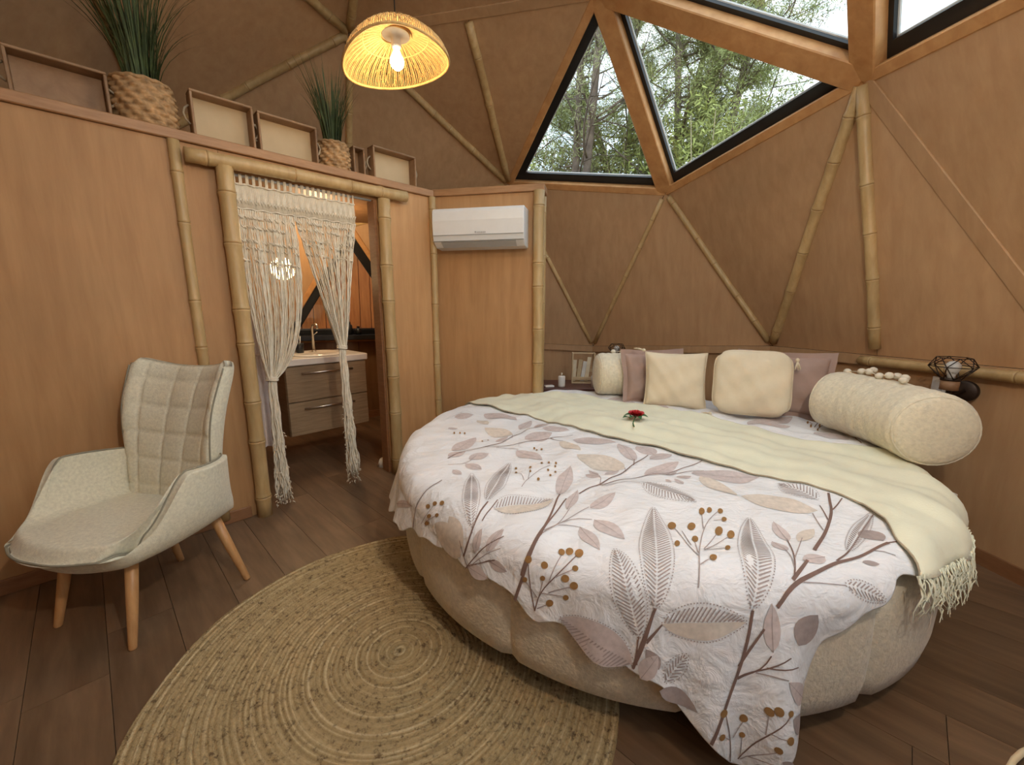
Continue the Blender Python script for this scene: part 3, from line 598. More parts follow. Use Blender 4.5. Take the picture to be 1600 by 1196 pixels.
LEAVES=[('h',0.15,(-0.794,-0.935),(-0.826,-0.560)),('h',0.17,(-0.748,-0.812),(-0.671,-0.450)),('l',0.57,(-0.720,-0.859),(-0.513,-0.789)),('p',0.39,(-0.810,-1.014),(-0.759,-0.953)),('p',0.35,(-0.760,-1.024),(-0.689,-0.974)),('p',0.47,(-0.762,-1.054),(-0.708,-1.101)),('b',0.59,(-0.854,-0.977),(-0.884,-0.864)),('p',0.23,(-0.485,-0.739),(-0.407,-0.484)),('p',0.23,(-0.472,-0.865),(-0.412,-0.714)),('p',0.32,(-0.393,-0.866),(-0.282,-0.761)),('p',0.59,(-0.392,-0.929),(-0.319,-1.028)),('p',0.37,(-0.445,-0.968),(-0.407,-1.088)),('b',0.61,(-0.185,-0.531),(-0.363,-0.374)),('p',0.33,(-0.122,-0.454),(-0.135,-0.230)),('h',0.55,(-0.158,-0.683),(-0.024,-0.840)),('p',0.30,(-0.124,-0.603),(0.068,-0.463)),('p',0.62,(-0.307,-0.601),(-0.355,-0.561)),('p',0.38,(-0.307,-0.585),(-0.336,-0.528)),('p',0.40,(-0.281,-0.586),(-0.211,-0.539)),('p',0.47,(-0.046,-0.427),(0.076,-0.369)),('p',0.28,(-0.037,-0.596),(0.027,-0.549)),('p',0.55,(0.002,-0.611),(0.067,-0.596)),('p',0.79,(-0.059,-0.655),(-0.045,-0.676)),('p',0.66,(-0.004,-0.690),(-0.022,-0.648)),('p',0.70,(-0.009,-0.380),(-0.052,-0.253)),('b',0.60,(-0.660,-0.059),(-0.814,0.065)),('p',0.31,(-0.616,0.025),(-0.545,0.217)),('p',0.52,(-0.530,0.051),(-0.444,0.159)),('p',0.33,(-0.940,-0.315),(-0.851,-0.077)),('p',0.54,(-0.742,-0.147),(-0.681,-0.085)),('b',0.39,(-0.799,0.128),(-0.874,0.250)),('p',0.73,(-0.594,-0.141),(-0.447,-0.069)),('p',0.67,(-0.491,0.033),(-0.345,-0.003)),('p',0.62,(-0.350,-0.164),(-0.141,-0.206)),('b',0.39,(-0.418,-0.186),(-0.338,-0.334)),('p',0.54,(-0.637,-0.281),(-0.523,-0.408)),('p',0.66,(-0.854,-0.418),(-0.767,-0.361)),('p',0.55,(-0.862,-0.473),(-0.788,-0.527)),('p',0.67,(-0.908,-0.542),(-0.867,-0.575)),('p',0.90,(-1.022,0.071),(-0.972,0.101)),('p',0.60,(-0.950,-0.397),(-0.878,-0.327)),('p',0.90,(-1.019,0.309),(-0.902,0.344)),('p',0.58,(-0.834,0.382),(-0.631,0.221)),('p',0.66,(-0.024,0.840),(0.029,0.702)),('p',0.65,(0.041,0.756),(0.164,0.870)),('p',0.69,(0.118,0.784),(0.205,0.602)),('p',0.90,(0.253,0.579),(0.393,0.513)),('h',0.32,(-0.356,-1.339),(-0.362,-1.085)),('h',0.21,(-0.298,-1.264),(-0.180,-0.872)),('H',0.47,(-0.392,-1.415),(-0.582,-1.266)),('p',0.46,(-0.802,-1.013),(-0.765,-0.954)),('p',0.40,(-0.756,-1.027),(-0.686,-0.978)),('p',0.43,(-0.756,-1.056),(-0.711,-1.099)),('p',0.47,(-0.864,-1.037),(-0.793,-1.098)),('b',0.60,(-0.885,-0.999),(-0.960,-0.846)),('p',0.54,(-0.375,-1.450),(-0.311,-1.385)),('p',0.12,(-1.252,-0.544),(-1.084,-0.696)),('h',0.20,(-0.054,-1.276),(0.116,-0.924)),('p',0.43,(0.166,-1.043),(0.181,-0.946)),('p',0.69,(0.124,-1.100),(0.117,-1.043)),('b',0.28,(0.191,-1.048),(0.295,-0.971)),('p',0.54,(0.207,-1.132),(0.135,-1.147)),('h',0.31,(0.213,-1.215),(0.335,-1.238)),('h',0.12,(0.313,-1.083),(0.539,-0.895)),('b',0.44,(0.100,-0.599),(0.158,-0.775)),('b',0.50,(0.170,-0.775),(0.378,-0.873)),('p',0.45,(0.080,-0.566),(0.344,-0.596)),('h',0.79,(0.437,-0.792),(0.376,-0.667)),('p',0.84,(1.050,-0.159),(1.010,0.014)),('p',0.12,(1.176,-0.165),(1.152,-0.309)),('p',0.15,(1.177,0.031),(1.179,-0.093)),('p',0.31,(0.700,0.117),(1.077,0.296)),('p',0.57,(0.760,0.103),(0.930,0.093)),('d',0.90,(0.430,-0.991),(0.427,-1.065)),('d',0.41,(0.306,-1.140),(0.351,-1.146)),('l',0.43,(-0.286,-1.306),(-0.067,-1.310)),('p',0.39,(-0.000,-1.382),(-0.001,-1.265)),('d',0.86,(0.076,-1.369),(0.125,-1.291)),('d',0.68,(-0.314,-1.423),(-0.341,-1.369)),('h',0.51,(-0.301,-1.463),(-0.228,-1.396)),('d',0.36,(-0.323,-1.480),(-0.214,-1.550)),('p',0.41,(0.127,-1.529),(0.042,-1.451)),('d',0.59,(0.109,-1.587),(0.055,-1.538)),('d',0.51,(-0.051,-1.700),(0.012,-1.680)),('d',0.41,(0.018,-1.641),(0.062,-1.654)),]
BERRIES=[(-0.643,-0.504,0.0062,-0.0001,-0.0001,-0.0156),(-0.643,-0.571,0.0060,-0.0001,-0.0002,-0.0144),(-0.582,-0.514,0.0061,-0.0001,-0.0007,-0.0153),(-0.584,-0.556,0.0046,-0.0001,-0.0005,-0.0114),(-0.530,-0.463,0.0056,-0.0001,-0.0010,-0.0144),(-0.498,-0.455,0.0056,-0.0001,-0.0013,-0.0145),(-0.467,-0.456,0.0056,-0.0002,-0.0015,-0.0145),(-0.473,-0.486,0.0048,-0.0002,-0.0013,-0.0122),(-0.508,-0.533,0.0054,-0.0001,-0.0012,-0.0133),(-0.478,-0.542,0.0054,-0.0002,-0.0014,-0.0132),(-0.503,-0.582,0.0052,-0.0001,-0.0011,-0.0126),(-0.554,-0.612,0.0064,-0.0001,-0.0010,-0.0152),(-0.551,-0.251,0.0055,-0.0002,-0.0009,-0.0158),(-0.516,-0.263,0.0062,-0.0003,-0.0012,-0.0178),(-0.540,-0.273,0.0047,-0.0002,-0.0008,-0.0132),(-0.972,-0.033,0.0052,-0.0002,0.0024,-0.0169),(-0.941,-0.033,0.0052,-0.0001,0.0021,-0.0169),(-0.915,-0.034,0.0052,-0.0001,0.0020,-0.0169),(-0.785,-0.112,0.0050,-0.0002,0.0009,-0.0157),(-0.812,-0.152,0.0050,-0.0001,0.0010,-0.0150),(-0.158,-0.978,0.0150,-0.0001,-0.0107,-0.0281),(-0.096,-0.978,0.0140,0.0000,-0.0112,-0.0262),(-0.116,-1.049,0.0105,-0.0001,-0.0081,-0.0185),(-0.181,-1.078,0.0092,0.0000,-0.0063,-0.0161),(-0.026,-0.894,0.0107,-0.0000,-0.0096,-0.0211),(-0.621,-1.091,0.0127,-0.0031,-0.0030,-0.0104),(-0.653,-1.137,0.0102,-0.0021,-0.0039,-0.0079),(-0.574,-1.113,0.0121,-0.0026,-0.0027,-0.0102),(-0.591,-1.145,0.0093,-0.0018,-0.0032,-0.0078),(-0.516,-1.081,0.0108,-0.0019,-0.0017,-0.0116),(-0.493,-1.081,0.0127,-0.0020,-0.0023,-0.0145),(-0.467,-1.092,0.0138,-0.0019,-0.0027,-0.0158),(-0.486,-1.134,0.0100,-0.0018,-0.0020,-0.0090),(-0.522,-1.157,0.0137,-0.0024,-0.0036,-0.0118),(-0.502,-1.179,0.0136,-0.0022,-0.0040,-0.0121),(-0.540,-1.210,0.0104,-0.0015,-0.0034,-0.0091),(-0.598,-1.217,0.0141,-0.0023,-0.0049,-0.0115),(-0.980,-0.764,0.0130,-0.0076,-0.0009,-0.0100),(-0.946,-0.774,0.0115,-0.0060,0.0002,-0.0109),(-0.914,-0.793,0.0115,-0.0054,0.0006,-0.0123),(-0.981,-0.804,0.0145,-0.0081,-0.0030,-0.0081),(-0.939,-0.827,0.0111,-0.0059,-0.0015,-0.0079),(-1.011,-0.817,0.0181,-0.0100,-0.0064,-0.0065),(-0.026,-0.891,0.0097,-0.0000,-0.0087,-0.0192),(0.003,-0.886,0.0097,0.0000,-0.0092,-0.0194),(0.040,-0.886,0.0103,0.0000,-0.0103,-0.0206),(0.023,-0.944,0.0094,0.0000,-0.0090,-0.0179),(-0.099,-0.982,0.0129,0.0000,-0.0102,-0.0239),(-0.026,-1.009,0.0136,0.0000,-0.0124,-0.0249),(0.001,-1.028,0.0129,0.0000,-0.0122,-0.0232),(-0.117,-1.048,0.0092,0.0000,-0.0072,-0.0162),(-0.045,-1.098,0.0088,0.0000,-0.0077,-0.0150),(-0.111,-1.149,0.0112,-0.0001,-0.0078,-0.0164),(1.092,0.183,0.0071,0.0001,-0.0180,-0.0253),(1.153,0.214,0.0014,-0.0076,0.0005,-0.0025),(1.160,0.173,0.0011,-0.0076,0.0004,-0.0026),(1.074,0.130,0.0070,0.0000,-0.0175,-0.0244),(1.124,0.130,0.0070,0.0000,-0.0182,-0.0247),(1.169,0.143,0.0010,-0.0077,0.0003,-0.0025),(1.077,0.079,0.0059,0.0001,-0.0147,-0.0200),(-0.013,-1.526,0.0138,0.0000,0.0007,-0.0123),(0.011,-1.519,0.0149,0.0000,0.0009,-0.0131),(0.046,-1.523,0.0101,0.0000,0.0009,-0.0088),(-0.076,-1.565,0.0139,-0.0001,0.0001,-0.0123),(-0.139,-1.542,0.0135,-0.0002,-0.0004,-0.0123),(-0.148,-1.604,0.0121,-0.0001,-0.0003,-0.0107),(-0.080,-1.611,0.0101,-0.0001,0.0001,-0.0089),(0.042,-1.585,0.0136,0.0000,0.0010,-0.0116),(0.007,-1.612,0.0126,0.0000,0.0007,-0.0107),(0.004,-1.667,0.0109,0.0000,0.0016,-0.0101),]

pr = MB()
for s_ in STEMS: ribbon(pr, s_[1:], s_[0] / 1000 * 1.3 + .0006, 3 if s_[0] > 2.2 else 2, .0024, .25)
for k, (ty, w, b, e) in enumerate(LEAVES):
    L = math.hypot(b[0] - e[0], b[1] - e[1])
    if L > .75 or L < .01: continue
    if ty == 'p': leafpoly(pr, b, e, w, 0); ribbon(pr, [b, e], .0022, 2, .0026, .5)
    if ty == 'b': leafpoly(pr, b, e, w, 1)
    if ty == 'd': leafpoly(pr, b, e, w, 2)
    if ty == 'h': leafpoly(pr, b, e, w * .93, 5, lift=.0012); hatch(pr, b, e, w, 2)
    if ty == 'l': leafpoly(pr, b, e, w, 1, -1, 0); hatch(pr, b, e, w, 2, 0, 1, True)
    if ty == 'H': leafpoly(pr, b, e, w, 0, -1, 1); hatch(pr, b, e, w, 2, 0, 1, True)
for x, y, ux, uy, vx, vy in BERRIES:
    an_ = np.arange(12) * 2 * PI / 12; c_, d_ = np.cos(an_), np.sin(an_)
    pr.add(S(x + .88 * (ux * c_ + vx * d_), y + .88 * (uy * c_ + vy * d_), .003), [tuple(range(12))], 4)
pr.build('leaf_print', ['pm', 'pb', 'pd', 'ps', 'po', 'duvet'], duvet, True)
# throw laid across the bed
low = [(-1.09, .82), (-.928, .617), (-.560, .314), (-.280, .027), (-.029, -.231), (.145, -.413), (.349, -.588), (.510, -.744), (.551, -.846), (.527, -.959), (.464, -1.07), (.445, -1.175)]
def resamp(p, n):
    p = np.array(p, float); d = np.r_[0, np.cumsum(np.linalg.norm(np.diff(p, axis=0), axis=1))]; t = np.linspace(0, d[-1], n)
    return np.stack([np.interp(t, d, p[:, k]) for k in range(p.shape[1])], 1)
upp = [(-.71, 1.14), (-.560, .973), (-.163, .947), (.117, .762), (.463, .325), (.672, .07), (.854, -.175), (1.031, -.274), (1.145, -.335), (1.20, -.42), (1.22, -.48), (1.235, -.525)]
lo_, up_ = resamp(low, 150), resamp(upp, 150); v = np.linspace(0, 1, 70)
PP = lo_[:, None] * (1 - v)[None, :, None] + up_[:, None] * v[None, :, None]
rr_ = np.hypot(PP[..., 0], PP[..., 1]); bulge = 1 + .09 * np.linspace(0, 1, 150)[:, None] ** 14 * np.sin(v * PI)[None]
PP = PP * bulge[..., None]
sl = np.linspace(0, 1, 150)[:, None]
wr = .004 * np.sin(PP[..., 0] * 16 + PP[..., 1] * 15 + 2 * np.sin(6 * PP[..., 1])) + .003 * np.sin((PP[..., 0] + PP[..., 1]) * 34) + .012 * sl ** 6 * np.sin(v * 22)[None]
G = S(PP[..., 0], PP[..., 1], .012 + np.clip(wr, -.006, .02))
throw = gridbuild(G, 'throw_blanket', 'throw', None, True, label='pale green fringed throw spread diagonally across the round bed', cat='blanket')
md = throw.modifiers.new('thick', 'SOLIDIFY'); md.thickness = .006; md.offset = 0
m = MB(); m.tube(G[:, 0] + [0, 0, .001], .0028, 5); m.build('hem_shadow', 'rope', throw, True)  # brown cord along the lower edge, colour stands for its shadow line
m = MB()
for k in range(230):
    u = k / 229; p = PP[-1, int(u * 69)]; rr0 = math.hypot(*p); a = math.atan2(p[1], p[0]) + rnd.uniform(-.01, .01); ln = rnd.uniform(.06, .13); aa = a; pts = []
    for j in range(6):
        rho = rr0 - .01 + ln * j / 5; aa = a + rnd.uniform(-.004, .004) * j; pts.append(S(rho * math.cos(aa), rho * math.sin(aa), .014 + rnd.uniform(0, .012)))
    m.tube(pts, [.0026, .0022, .0022, .002, .0018, .001], 4)
m.build('fringe', 'throw', throw, True, kind='stuff')

# bolsters: two upholstered rolls curving round the back of the bed
AC_ = np.array([.71, 2.02]); AR = 1.1375
def bolster(a0, a1, label, r=.164, zc=.727):
    n = 40; an_ = np.radians(np.linspace(a0, a1, n)); mid = AC_ + AR * np.array([math.cos(an_[n // 2]), math.sin(an_[n // 2])])
    o = empty('bolster', (mid[0], mid[1], .5), label=label, cat='bolster', group='boucle rolls at the back of the bed')
    e = []; 
    for i, a in enumerate(an_):
        c = np.array([AC_[0] + AR * math.cos(a), AC_[1] + AR * math.sin(a), zc]); ra = np.array([math.cos(a), math.sin(a), 0]); k = min(i, n - 1 - i); rr = r * (1 - .10 * math.exp(-k / .6))
        rr += .002 * math.sin(i * 1.3)
        phi = np.linspace(0, 2 * PI, 33)[:-1]; zz = np.sin(phi) * rr; zz = np.where(zz < 0, zz * .97, zz)
        e.append(c + ra * (np.cos(phi) * rr)[:, None] + np.array([0, 0, 1]) * zz[:, None])
    gridbuild(np.array(e), 'cover', 'cream2', o, cv=True, flip=True)
    for i, sg in ((0, -1), (n - 1, 1)):
        a = an_[i]; c = np.array([AC_[0] + AR * math.cos(a), AC_[1] + AR * math.sin(a), zc]); ta = np.array([-math.sin(a), math.cos(a), 0]) * sg; ra = np.array([math.cos(a), math.sin(a), 0])
        rings = []
        for q_, h in ((1.0, 0), (.985, .006), (.9, .014), (.6, .022), (.3, .026), (.001, .027)):
            phi = np.linspace(0, 2 * PI, 33)[:-1]; rings.append(c + ta * h + ra * (np.cos(phi) * r * .90 * q_)[:, None] + np.array([0, 0, 1]) * (np.sin(phi) * r * .90 * q_)[:, None])
        gridbuild(np.array(rings), 'end_cap', 'cream2', o, cv=True, flip=sg > 0)
        m = MB(); m.tube(rings[0], .006, 6, closed=True); m.build('piping', 'cream2', o, True)
    return o
bolster(-18, 13, 'thick cream boucle roll at the right rear of the bed')
bolster(74, 92, 'short cream boucle roll end beside the dark nightstand')

# cushions and pillows
def pillow(name, c, w, h, d, rz, tilt, mat, label, cat, group, spin=0, flange=0, seed=0, sag=.0, corner=.0):
    o = empty(name, c, label=label, cat=cat, group=group); o.rotation_euler = Matrix((rotz(rz) @ np.array([[1, 0, 0], [0, math.cos(tilt), -math.sin(tilt)], [0, math.sin(tilt), math.cos(tilt)]]) @ np.array([[math.cos(spin), 0, math.sin(spin)], [0, 1, 0], [-math.sin(spin), 0, math.cos(spin)]])).tolist()).to_euler()
    n = 36; u = np.linspace(-1, 1, n); U, V = np.meshgrid(u, u, indexing='ij'); r2 = np.random.RandomState(seed)
    ph = r2.uniform(0, 6, 6)
    prof = np.clip((1 - np.abs(U) ** 2.6) * (1 - np.abs(V) ** 2.6), 0, 1) ** .42
    X = U * w / 2 * (1 - .07 * (1 - V ** 2) * np.abs(U) ** 3) + corner * U * np.abs(U * V) ** 4; Z = V * h / 2 * (1 - .07 * (1 - U ** 2) * np.abs(V) ** 3) + corner * V * np.abs(U * V) ** 4 - sag * (1 - U ** 2) * np.clip(V, 0, 1)
    if corner < 0:
        k = (np.abs(U) ** 3) * (np.abs(V) ** 3); X = X * (1 + corner * k * 1.2); Z = Z * (1 + corner * k)
    wrk = .006 * np.sin(U * 5 + V * 3 + ph[0]) + .005 * np.sin(V * 8 - U * 5 + ph[1]) + .003 * np.sin(U * 14 + V * 9 + ph[2])
    Gf = np.stack([X, -d / 2 * prof - wrk * prof, Z], -1); Gb = np.stack([X, d / 2 * prof - wrk * prof, Z], -1)
    m = MB(); m.grid(Gf, flip=True); m.grid(Gb)
    cov = m.build('cover', mat, o, True, rel=False)
    ed = np.concatenate([Gf[:, 0], Gf[-1, 1:], Gf[::-1, -1][1:], Gf[0, ::-1][1:-1]])
    if flange:
        ce = ed.mean(0); out = ed.copy(); dlt = np.sign(ed) * np.array([flange, 0, flange]) * (np.abs(ed) > np.array([w / 2 * .86, 1, h / 2 * .86]))
        out = ed + dlt; out[:, 1] += .006 * np.sin(np.arange(len(ed)) * .35)
        gridbuild(np.stack([ed, out], 0), 'flange', mat, o, cv=True, rel=False)
    else:
        m = MB(); m.tube(ed, .004, 5, closed=True); m.build('piping', mat, o, True, rel=False)
    return o
def tassel(parent, c, mat='cush', L=.07, seed=0, d=(0, 0, -1)):
    r2 = random.Random(seed); m = MB(); c = np.array(c, float); d = norm(d)
    m.tube([c, c + d * .008, c + d * .018, c + d * .026], [.004, .011, .011, .006], 8)
    for k in range(16):
        e = np.array([r2.uniform(-1, 1), r2.uniform(-1, 1), r2.uniform(-.3, .3)]) * .016
        m.tube([c + d * .02, c + d * L * .6 + e * .7, c + d * L + e * 1.3], [.0035, .003, .0015], 4)
    m.build('tassel', mat, parent, True, rel=False)
p1 = pillow('cushion', (1.115, 2.757, 0.749), 0.400, 0.382, 0.137, -.25, -.24, 'cush', 'square cream cushion with tassels, left of the pair on the bed', 'cushion', 'cream cushions', seed=1)
tassel(p1, (.20, -.02, -.20), seed=1, d=(.5, -.8, -.4)); tassel(p1, (-.20, 0, .20), seed=2, d=(-.6, .3, .2)); tassel(p1, (.13, -.03, -.21), seed=3, d=(-.6, -.8, -.1), L=.06)
p2 = pillow('cushion', (1.483, 2.493, 0.781), 0.455, 0.428, 0.155, -.42, -.26, 'cush', 'taller cream cushion with rounded top, right of the pair on the bed', 'cushion', 'cream cushions', seed=5, corner=-.045)
tassel(p2, (.235, .02, .17), seed=4); tassel(p2, (-.21, -.05, -.215), seed=6, d=(-.7, -.6, 0), L=.06)
pillow('pillow', (1.715, 2.548, 0.763), 0.473, 0.364, 0.118, -.50, -.26, 'pink', 'dusty pink linen pillow behind the taller cream cushion', 'pillow', 'dusty pink pillows', flange=.032, seed=8)
pillow('pillow', (1.037, 2.967, 0.740), 0.419, 0.346, 0.127, .10, -.24, 'pink', 'dusty pink linen pillow peeking out by the left cream cushion', 'pillow', 'dusty pink pillows', flange=.032, seed=9)

# rose
rose = empty('rose', (.80, 2.56, .53), label='single red rose with green leaves lying on the pale throw', cat='flower')
m = MB()
for k in range(5):
    r = .008 + .0045 * k
    for j in range(3 + k):
        a = 2 * PI * j / (3 + k) + k; c_ = np.array([.80, 2.565, .548])
        u = np.linspace(-.9, .9, 5); vv = np.linspace(0, 1, 4); U, V = np.meshgrid(u, vv, indexing='ij')
        ang = a + U * (1.1 - .08 * k); R_ = r * (.6 + .5 * V + .1 * V ** 3 * k); zz = -.012 + .030 * V * (1 - .35 * U ** 2) - .0025 * k * V ** 2
        m.grid(np.stack([c_[0] + R_ * np.cos(ang), c_[1] + R_ * np.sin(ang), c_[2] + zz], -1))
m.build('petals', 'rose', rose, True)
def leaf3(mb, b, e, w, up=(0, 0, 1), mi=0, curl=.15):
    b = np.array(b, float); e = np.array(e, float); L = np.linalg.norm(e - b); ax = (e - b) / L; sd = norm(np.cross(ax, up)); upv = np.cross(sd, ax)
    t = np.linspace(0, 1, 7); hw = np.sin(t ** .8 * PI) * w * L / 2
    c = b + ax * (t * L)[:, None] + upv * (np.sin(t * PI) * curl * L)[:, None]
    mb.grid(np.stack([c - sd * hw[:, None] + upv * hw[:, None] * .3, c, c + sd * hw[:, None] + upv * hw[:, None] * .3], 1), mi=mi)
m = MB()
for b, e in [((.79, 2.55, .535), (.735, 2.555, .54)), ((.785, 2.545, .535), (.755, 2.51, .54)), ((.80, 2.54, .535), (.84, 2.505, .545)), ((.805, 2.55, .533), (.85, 2.545, .54)), ((.79, 2.54, .535), (.80, 2.485, .54)), ((.76, 2.53, .533), (.72, 2.515, .54))]: leaf3(m, b, e, .65)
m.build('leaves', 'leaf', rose, True)
m = MB(); m.tube([(.80, 2.56, .538), (.775, 2.51, .534), (.752, 2.45, .532), (.742, 2.40, .531)], .0028, 6); m.build('stem', 'leaf', rose, True)

for o_ in list(COL.objects):
    if o_.parent is rose: o_.data.transform(Matrix.Scale(1.2, 4))
rose.location = (.728, 2.32, float(S(.068, .161, .014)[2]) + .008)

# cotton pompom garlands behind the rolls
def pompoms(pts, label):
    o = empty('pompom_garland', pts[0], label=label, cat='garland', group='cotton pompom garlands')
    m = MB(); m.tube(pts, .002, 5); m.build('cord', 'mac', o, True)
    for k, p in enumerate(pts):
        m = MB(); th_ = np.linspace(0, PI, 9); ph = np.linspace(0, 2 * PI, 13)[:-1]
        TT, PH = np.meshgrid(th_, ph, indexing='ij'); r = .019 * (1 + .10 * np.sin(5 * PH + k) * np.sin(3 * TT + k))
        m.grid(np.stack([p[0] + r * np.sin(TT) * np.cos(PH), p[1] + r * np.sin(TT) * np.sin(PH), p[2] + r * .85 * np.cos(TT)], -1), cv=True, flip=True); m.build('pompom', 'mac', o, True)
ztop = .727 + .164
pts = []
for a, dr_, dz in [(12, .06, .0), (7, .03, .010), (5.8, .07, .03), (4.5, .02, .015), (0.5, .0, .0), (-1, .06, .02), (-2.2, .0, .012), (-3.6, .05, .018), (-7.0, -.01, .006)]:
    a_ = math.radians(a); R_ = AR + dr_; pts.append((AC_[0] + R_ * math.cos(a_), AC_[1] + R_ * math.sin(a_), ztop + .012 + dz - max(0, dr_) * .25))
pompoms(pts, 'row of white cotton pompoms along the top of the long boucle roll')
pts = []
for a, dr_ in [(86, .04), (82.5, .05), (79, .02)]:
    a_ = math.radians(a); pts.append((AC_[0] + (AR + dr_) * math.cos(a_), AC_[1] + (AR + dr_) * math.sin(a_), ztop + .008))
pompoms(pts, 'three white cotton pompoms on the short boucle roll end')
# ------------------------------------------------------------------ armchair
CH = np.array([-1.555, 1.575, 0.0])
chair = empty('armchair', tuple(CH), rz=math.radians(-12.7), label='sage green tufted wingback armchair with beech legs', cat='chair')
def sm(x, a, b): x = np.clip((x - a) / (b - a), 0, 1); return x * x * (3 - 2 * x)
# one-piece seat shell: inner surface (seat + arms) and outer surface
nu, nv = 61, 45
U, V = np.meshgrid(np.linspace(-1, 1, nu), np.linspace(0, 1, nv), indexing='ij')
aU = np.abs(U); arm = sm(V, .0, .42)
sw = .205 + .045 * sm(V, 0, .4)
flatp = np.clip(aU / .55, 0, 1); k = np.clip((aU - .5) / .5, 0, 1)
yf = -.325 + .15 * aU ** 2.2
Y = yf + (.225 - yf) * V
seat = .425 - .035 * V + .014 * (1 - aU ** 2) * np.sin(V * PI)
lip = -.045 * (1 - sm(V, 0, .07))
xe = .222 - .012 * V + .100 * np.sin(np.clip(V, 0, 1) * PI) ** .75
X = np.sign(U) * (sw * np.clip(aU / .62, 0, 1) + (xe - sw) * sm(k, 0, .7))
Zarm = (.215 - .01 * V) * arm * sm(k, .05, 1.0) ** .85
Zin = seat + lip + Zarm - .02 * sm(k, .6, 1) * (1 - arm)
X = X - .022
inner = np.stack([X, Y, Zin], -1)
th_ = .045
Xo = np.sign(U) * (np.abs(X) + th_ * sm(k, .0, .55)); bell = .30 + .02 * V + .075 * (1 - sm(V, 0, .16)) ** 1.5 + .04 * (aU / 1) ** 3 * (1 - k)
Zo = bell * (1 - sm(k, 0, 1)) + (Zin - .0) * sm(k, 0, 1); Zo = np.where(aU > .5, bell + (Zin - bell) * sm(k, 0, 1) ** 1.2, bell)
Xo = np.sign(U) * (np.abs(X + .022) * (1 - .10 * (1 - k) * .5) + th_ * sm(k, 0, .5)) - .022
outer = np.stack([Xo, Y - .004 * (1 - V), Zo], -1)
m = MB()
loop_in = inner; G = np.concatenate([inner, outer[::-1]], 0)
m.grid(G, cu=True)
b_ = G.shape[1]; n_ = G.shape[0]
for j, fl in ((0, 0), (b_ - 1, 1)):
    for i in range(nu - 1):
        qd = (i * b_ + j, (i + 1) * b_ + j, (n_ - 2 - i) * b_ + j, (n_ - 1 - i) * b_ + j)
        m.f.append(qd if fl else qd[::-1]); m.m.append(0)
sh = m.build('seat_shell', 'chair', chair, True, rel=False)
bv = sh.modifiers.new('sub', 'SUBSURF'); bv.levels = 1; bv.render_levels = 1
m = MB(); e_ = np.concatenate([inner[0, ::-1], inner[1:, 0], inner[-1, 1:]]) + [0, 0, .003]; e_[:, 0] += np.sign(e_[:, 0]) * .012; m.tube(e_, .004, 6); m.build('piping', 'seam', chair, True, rel=False)
# backrest with square tufting and two wings
nu, nv = 73, 73
U, V = np.meshgrid(np.linspace(-1, 1, nu), np.linspace(0, 1, nv), indexing='ij')
wd = .225 + .045 * V ** 1.2; topz = .972 + .050 * np.abs(U) ** 2.5 - .035 * sm(np.abs(U), .88, 1.0)
X = U * wd - .045; Z = .335 + (topz - .335) * V; Yb = .175 + .19 * V ** 1.1 - .02 * np.sin(V * PI)
wing = -.085 * np.abs(U) ** 3.2 * (.25 + .75 * sm(V, .15, .8))
cx_ = np.abs(np.cos(U * PI * 2)) ; cz_ = np.abs(np.sin(V * PI * 5.5 + .3)); tuft = .45 + .55 * (cx_ ** .3) * (cz_ ** .3)
edge = np.clip((1 - np.abs(U) ** 10) * (1 - V ** 14) , 0, 1) ** .5
Fr = np.stack([X, Yb + wing - .024 * tuft * edge - .008 * edge, Z], -1)
Bk = np.stack([X * .985, Yb + wing * .75 + .055 * edge + .018, Z - .006], -1)
m = MB(); G = np.concatenate([Fr, Bk[::-1]], 0); m.grid(G, cu=True, flip=False)
b_ = nv; n_ = 2 * nu
for j, fl in ((0, 0), (nv - 1, 1)):
    for i in range(nu - 1):
        qd = (i * b_ + j, (i + 1) * b_ + j, (n_ - 2 - i) * b_ + j, (n_ - 1 - i) * b_ + j); m.f.append(qd if fl else qd[::-1]); m.m.append(0)
m.build('backrest', 'chair', chair, True, rel=False)
for sg in (0, -1):
    m = MB(); e_ = Fr[sg, :-1] + [0, -.004, 0]; m.tube(e_, .0035, 6); m.build('backrest_piping', 'seam', chair, True, rel=False)
for (tx, ty), (fx_, fy_) in [((.165, -.15), (.205, -.225)), ((-.17, -.14), (-.205, -.205)), ((.175, .165), (.285, .20)), ((-.14, .17), (-.155, .245))]:
    m = MB(); m.tube([(tx, ty, .345), (lerp(tx, fx_, .5), lerp(ty, fy_, .5), .17), (fx_, fy_, .004), (fx_, fy_, 0)], [.0215, .019, .0135, .012], 16)
    m.build('leg', 'leg', chair, True, rel=False)

# ------------------------------------------------------------------ round jute rug
rc_ = (-.41, 1.292)
rug = MB(); NB = 46; RR = .782
rad = np.linspace(.0, RR, NB * 5 + 1)[1:]; tt = np.linspace(0, 2 * PI, 241)[:-1]
R_, T_ = np.meshgrid(rad, tt, indexing='ij'); ph = (R_ / RR * NB + T_ / (2 * PI)) % 1
Zr = .006 + .006 * np.abs(np.sin(ph * PI)) ** .5 + .0012 * np.sin(T_ * (60 + 240 * R_) + 30 * R_)
Zr[-1] = .001
Xr = rc_[0] + R_ * (1 + .006 * np.sin(7 * T_ + 1) + .004 * np.sin(11 * T_)) * np.cos(T_); Yr = rc_[1] + R_ * (1 + .006 * np.sin(7 * T_ + 1) + .004 * np.sin(11 * T_)) * np.sin(T_)
rug.grid(np.stack([Xr, Yr, Zr], -1), cv=True); rug.add([[rc_[0], rc_[1], .011]], []); n0 = rug.n - 1
for j in range(240): rug.f.append((n0, j, (j + 1) % 240)); rug.m.append(0)
ro = rug.build('rug', 'jute', None, True, label='round braided jute rug lying partly under the bed', cat='rug')
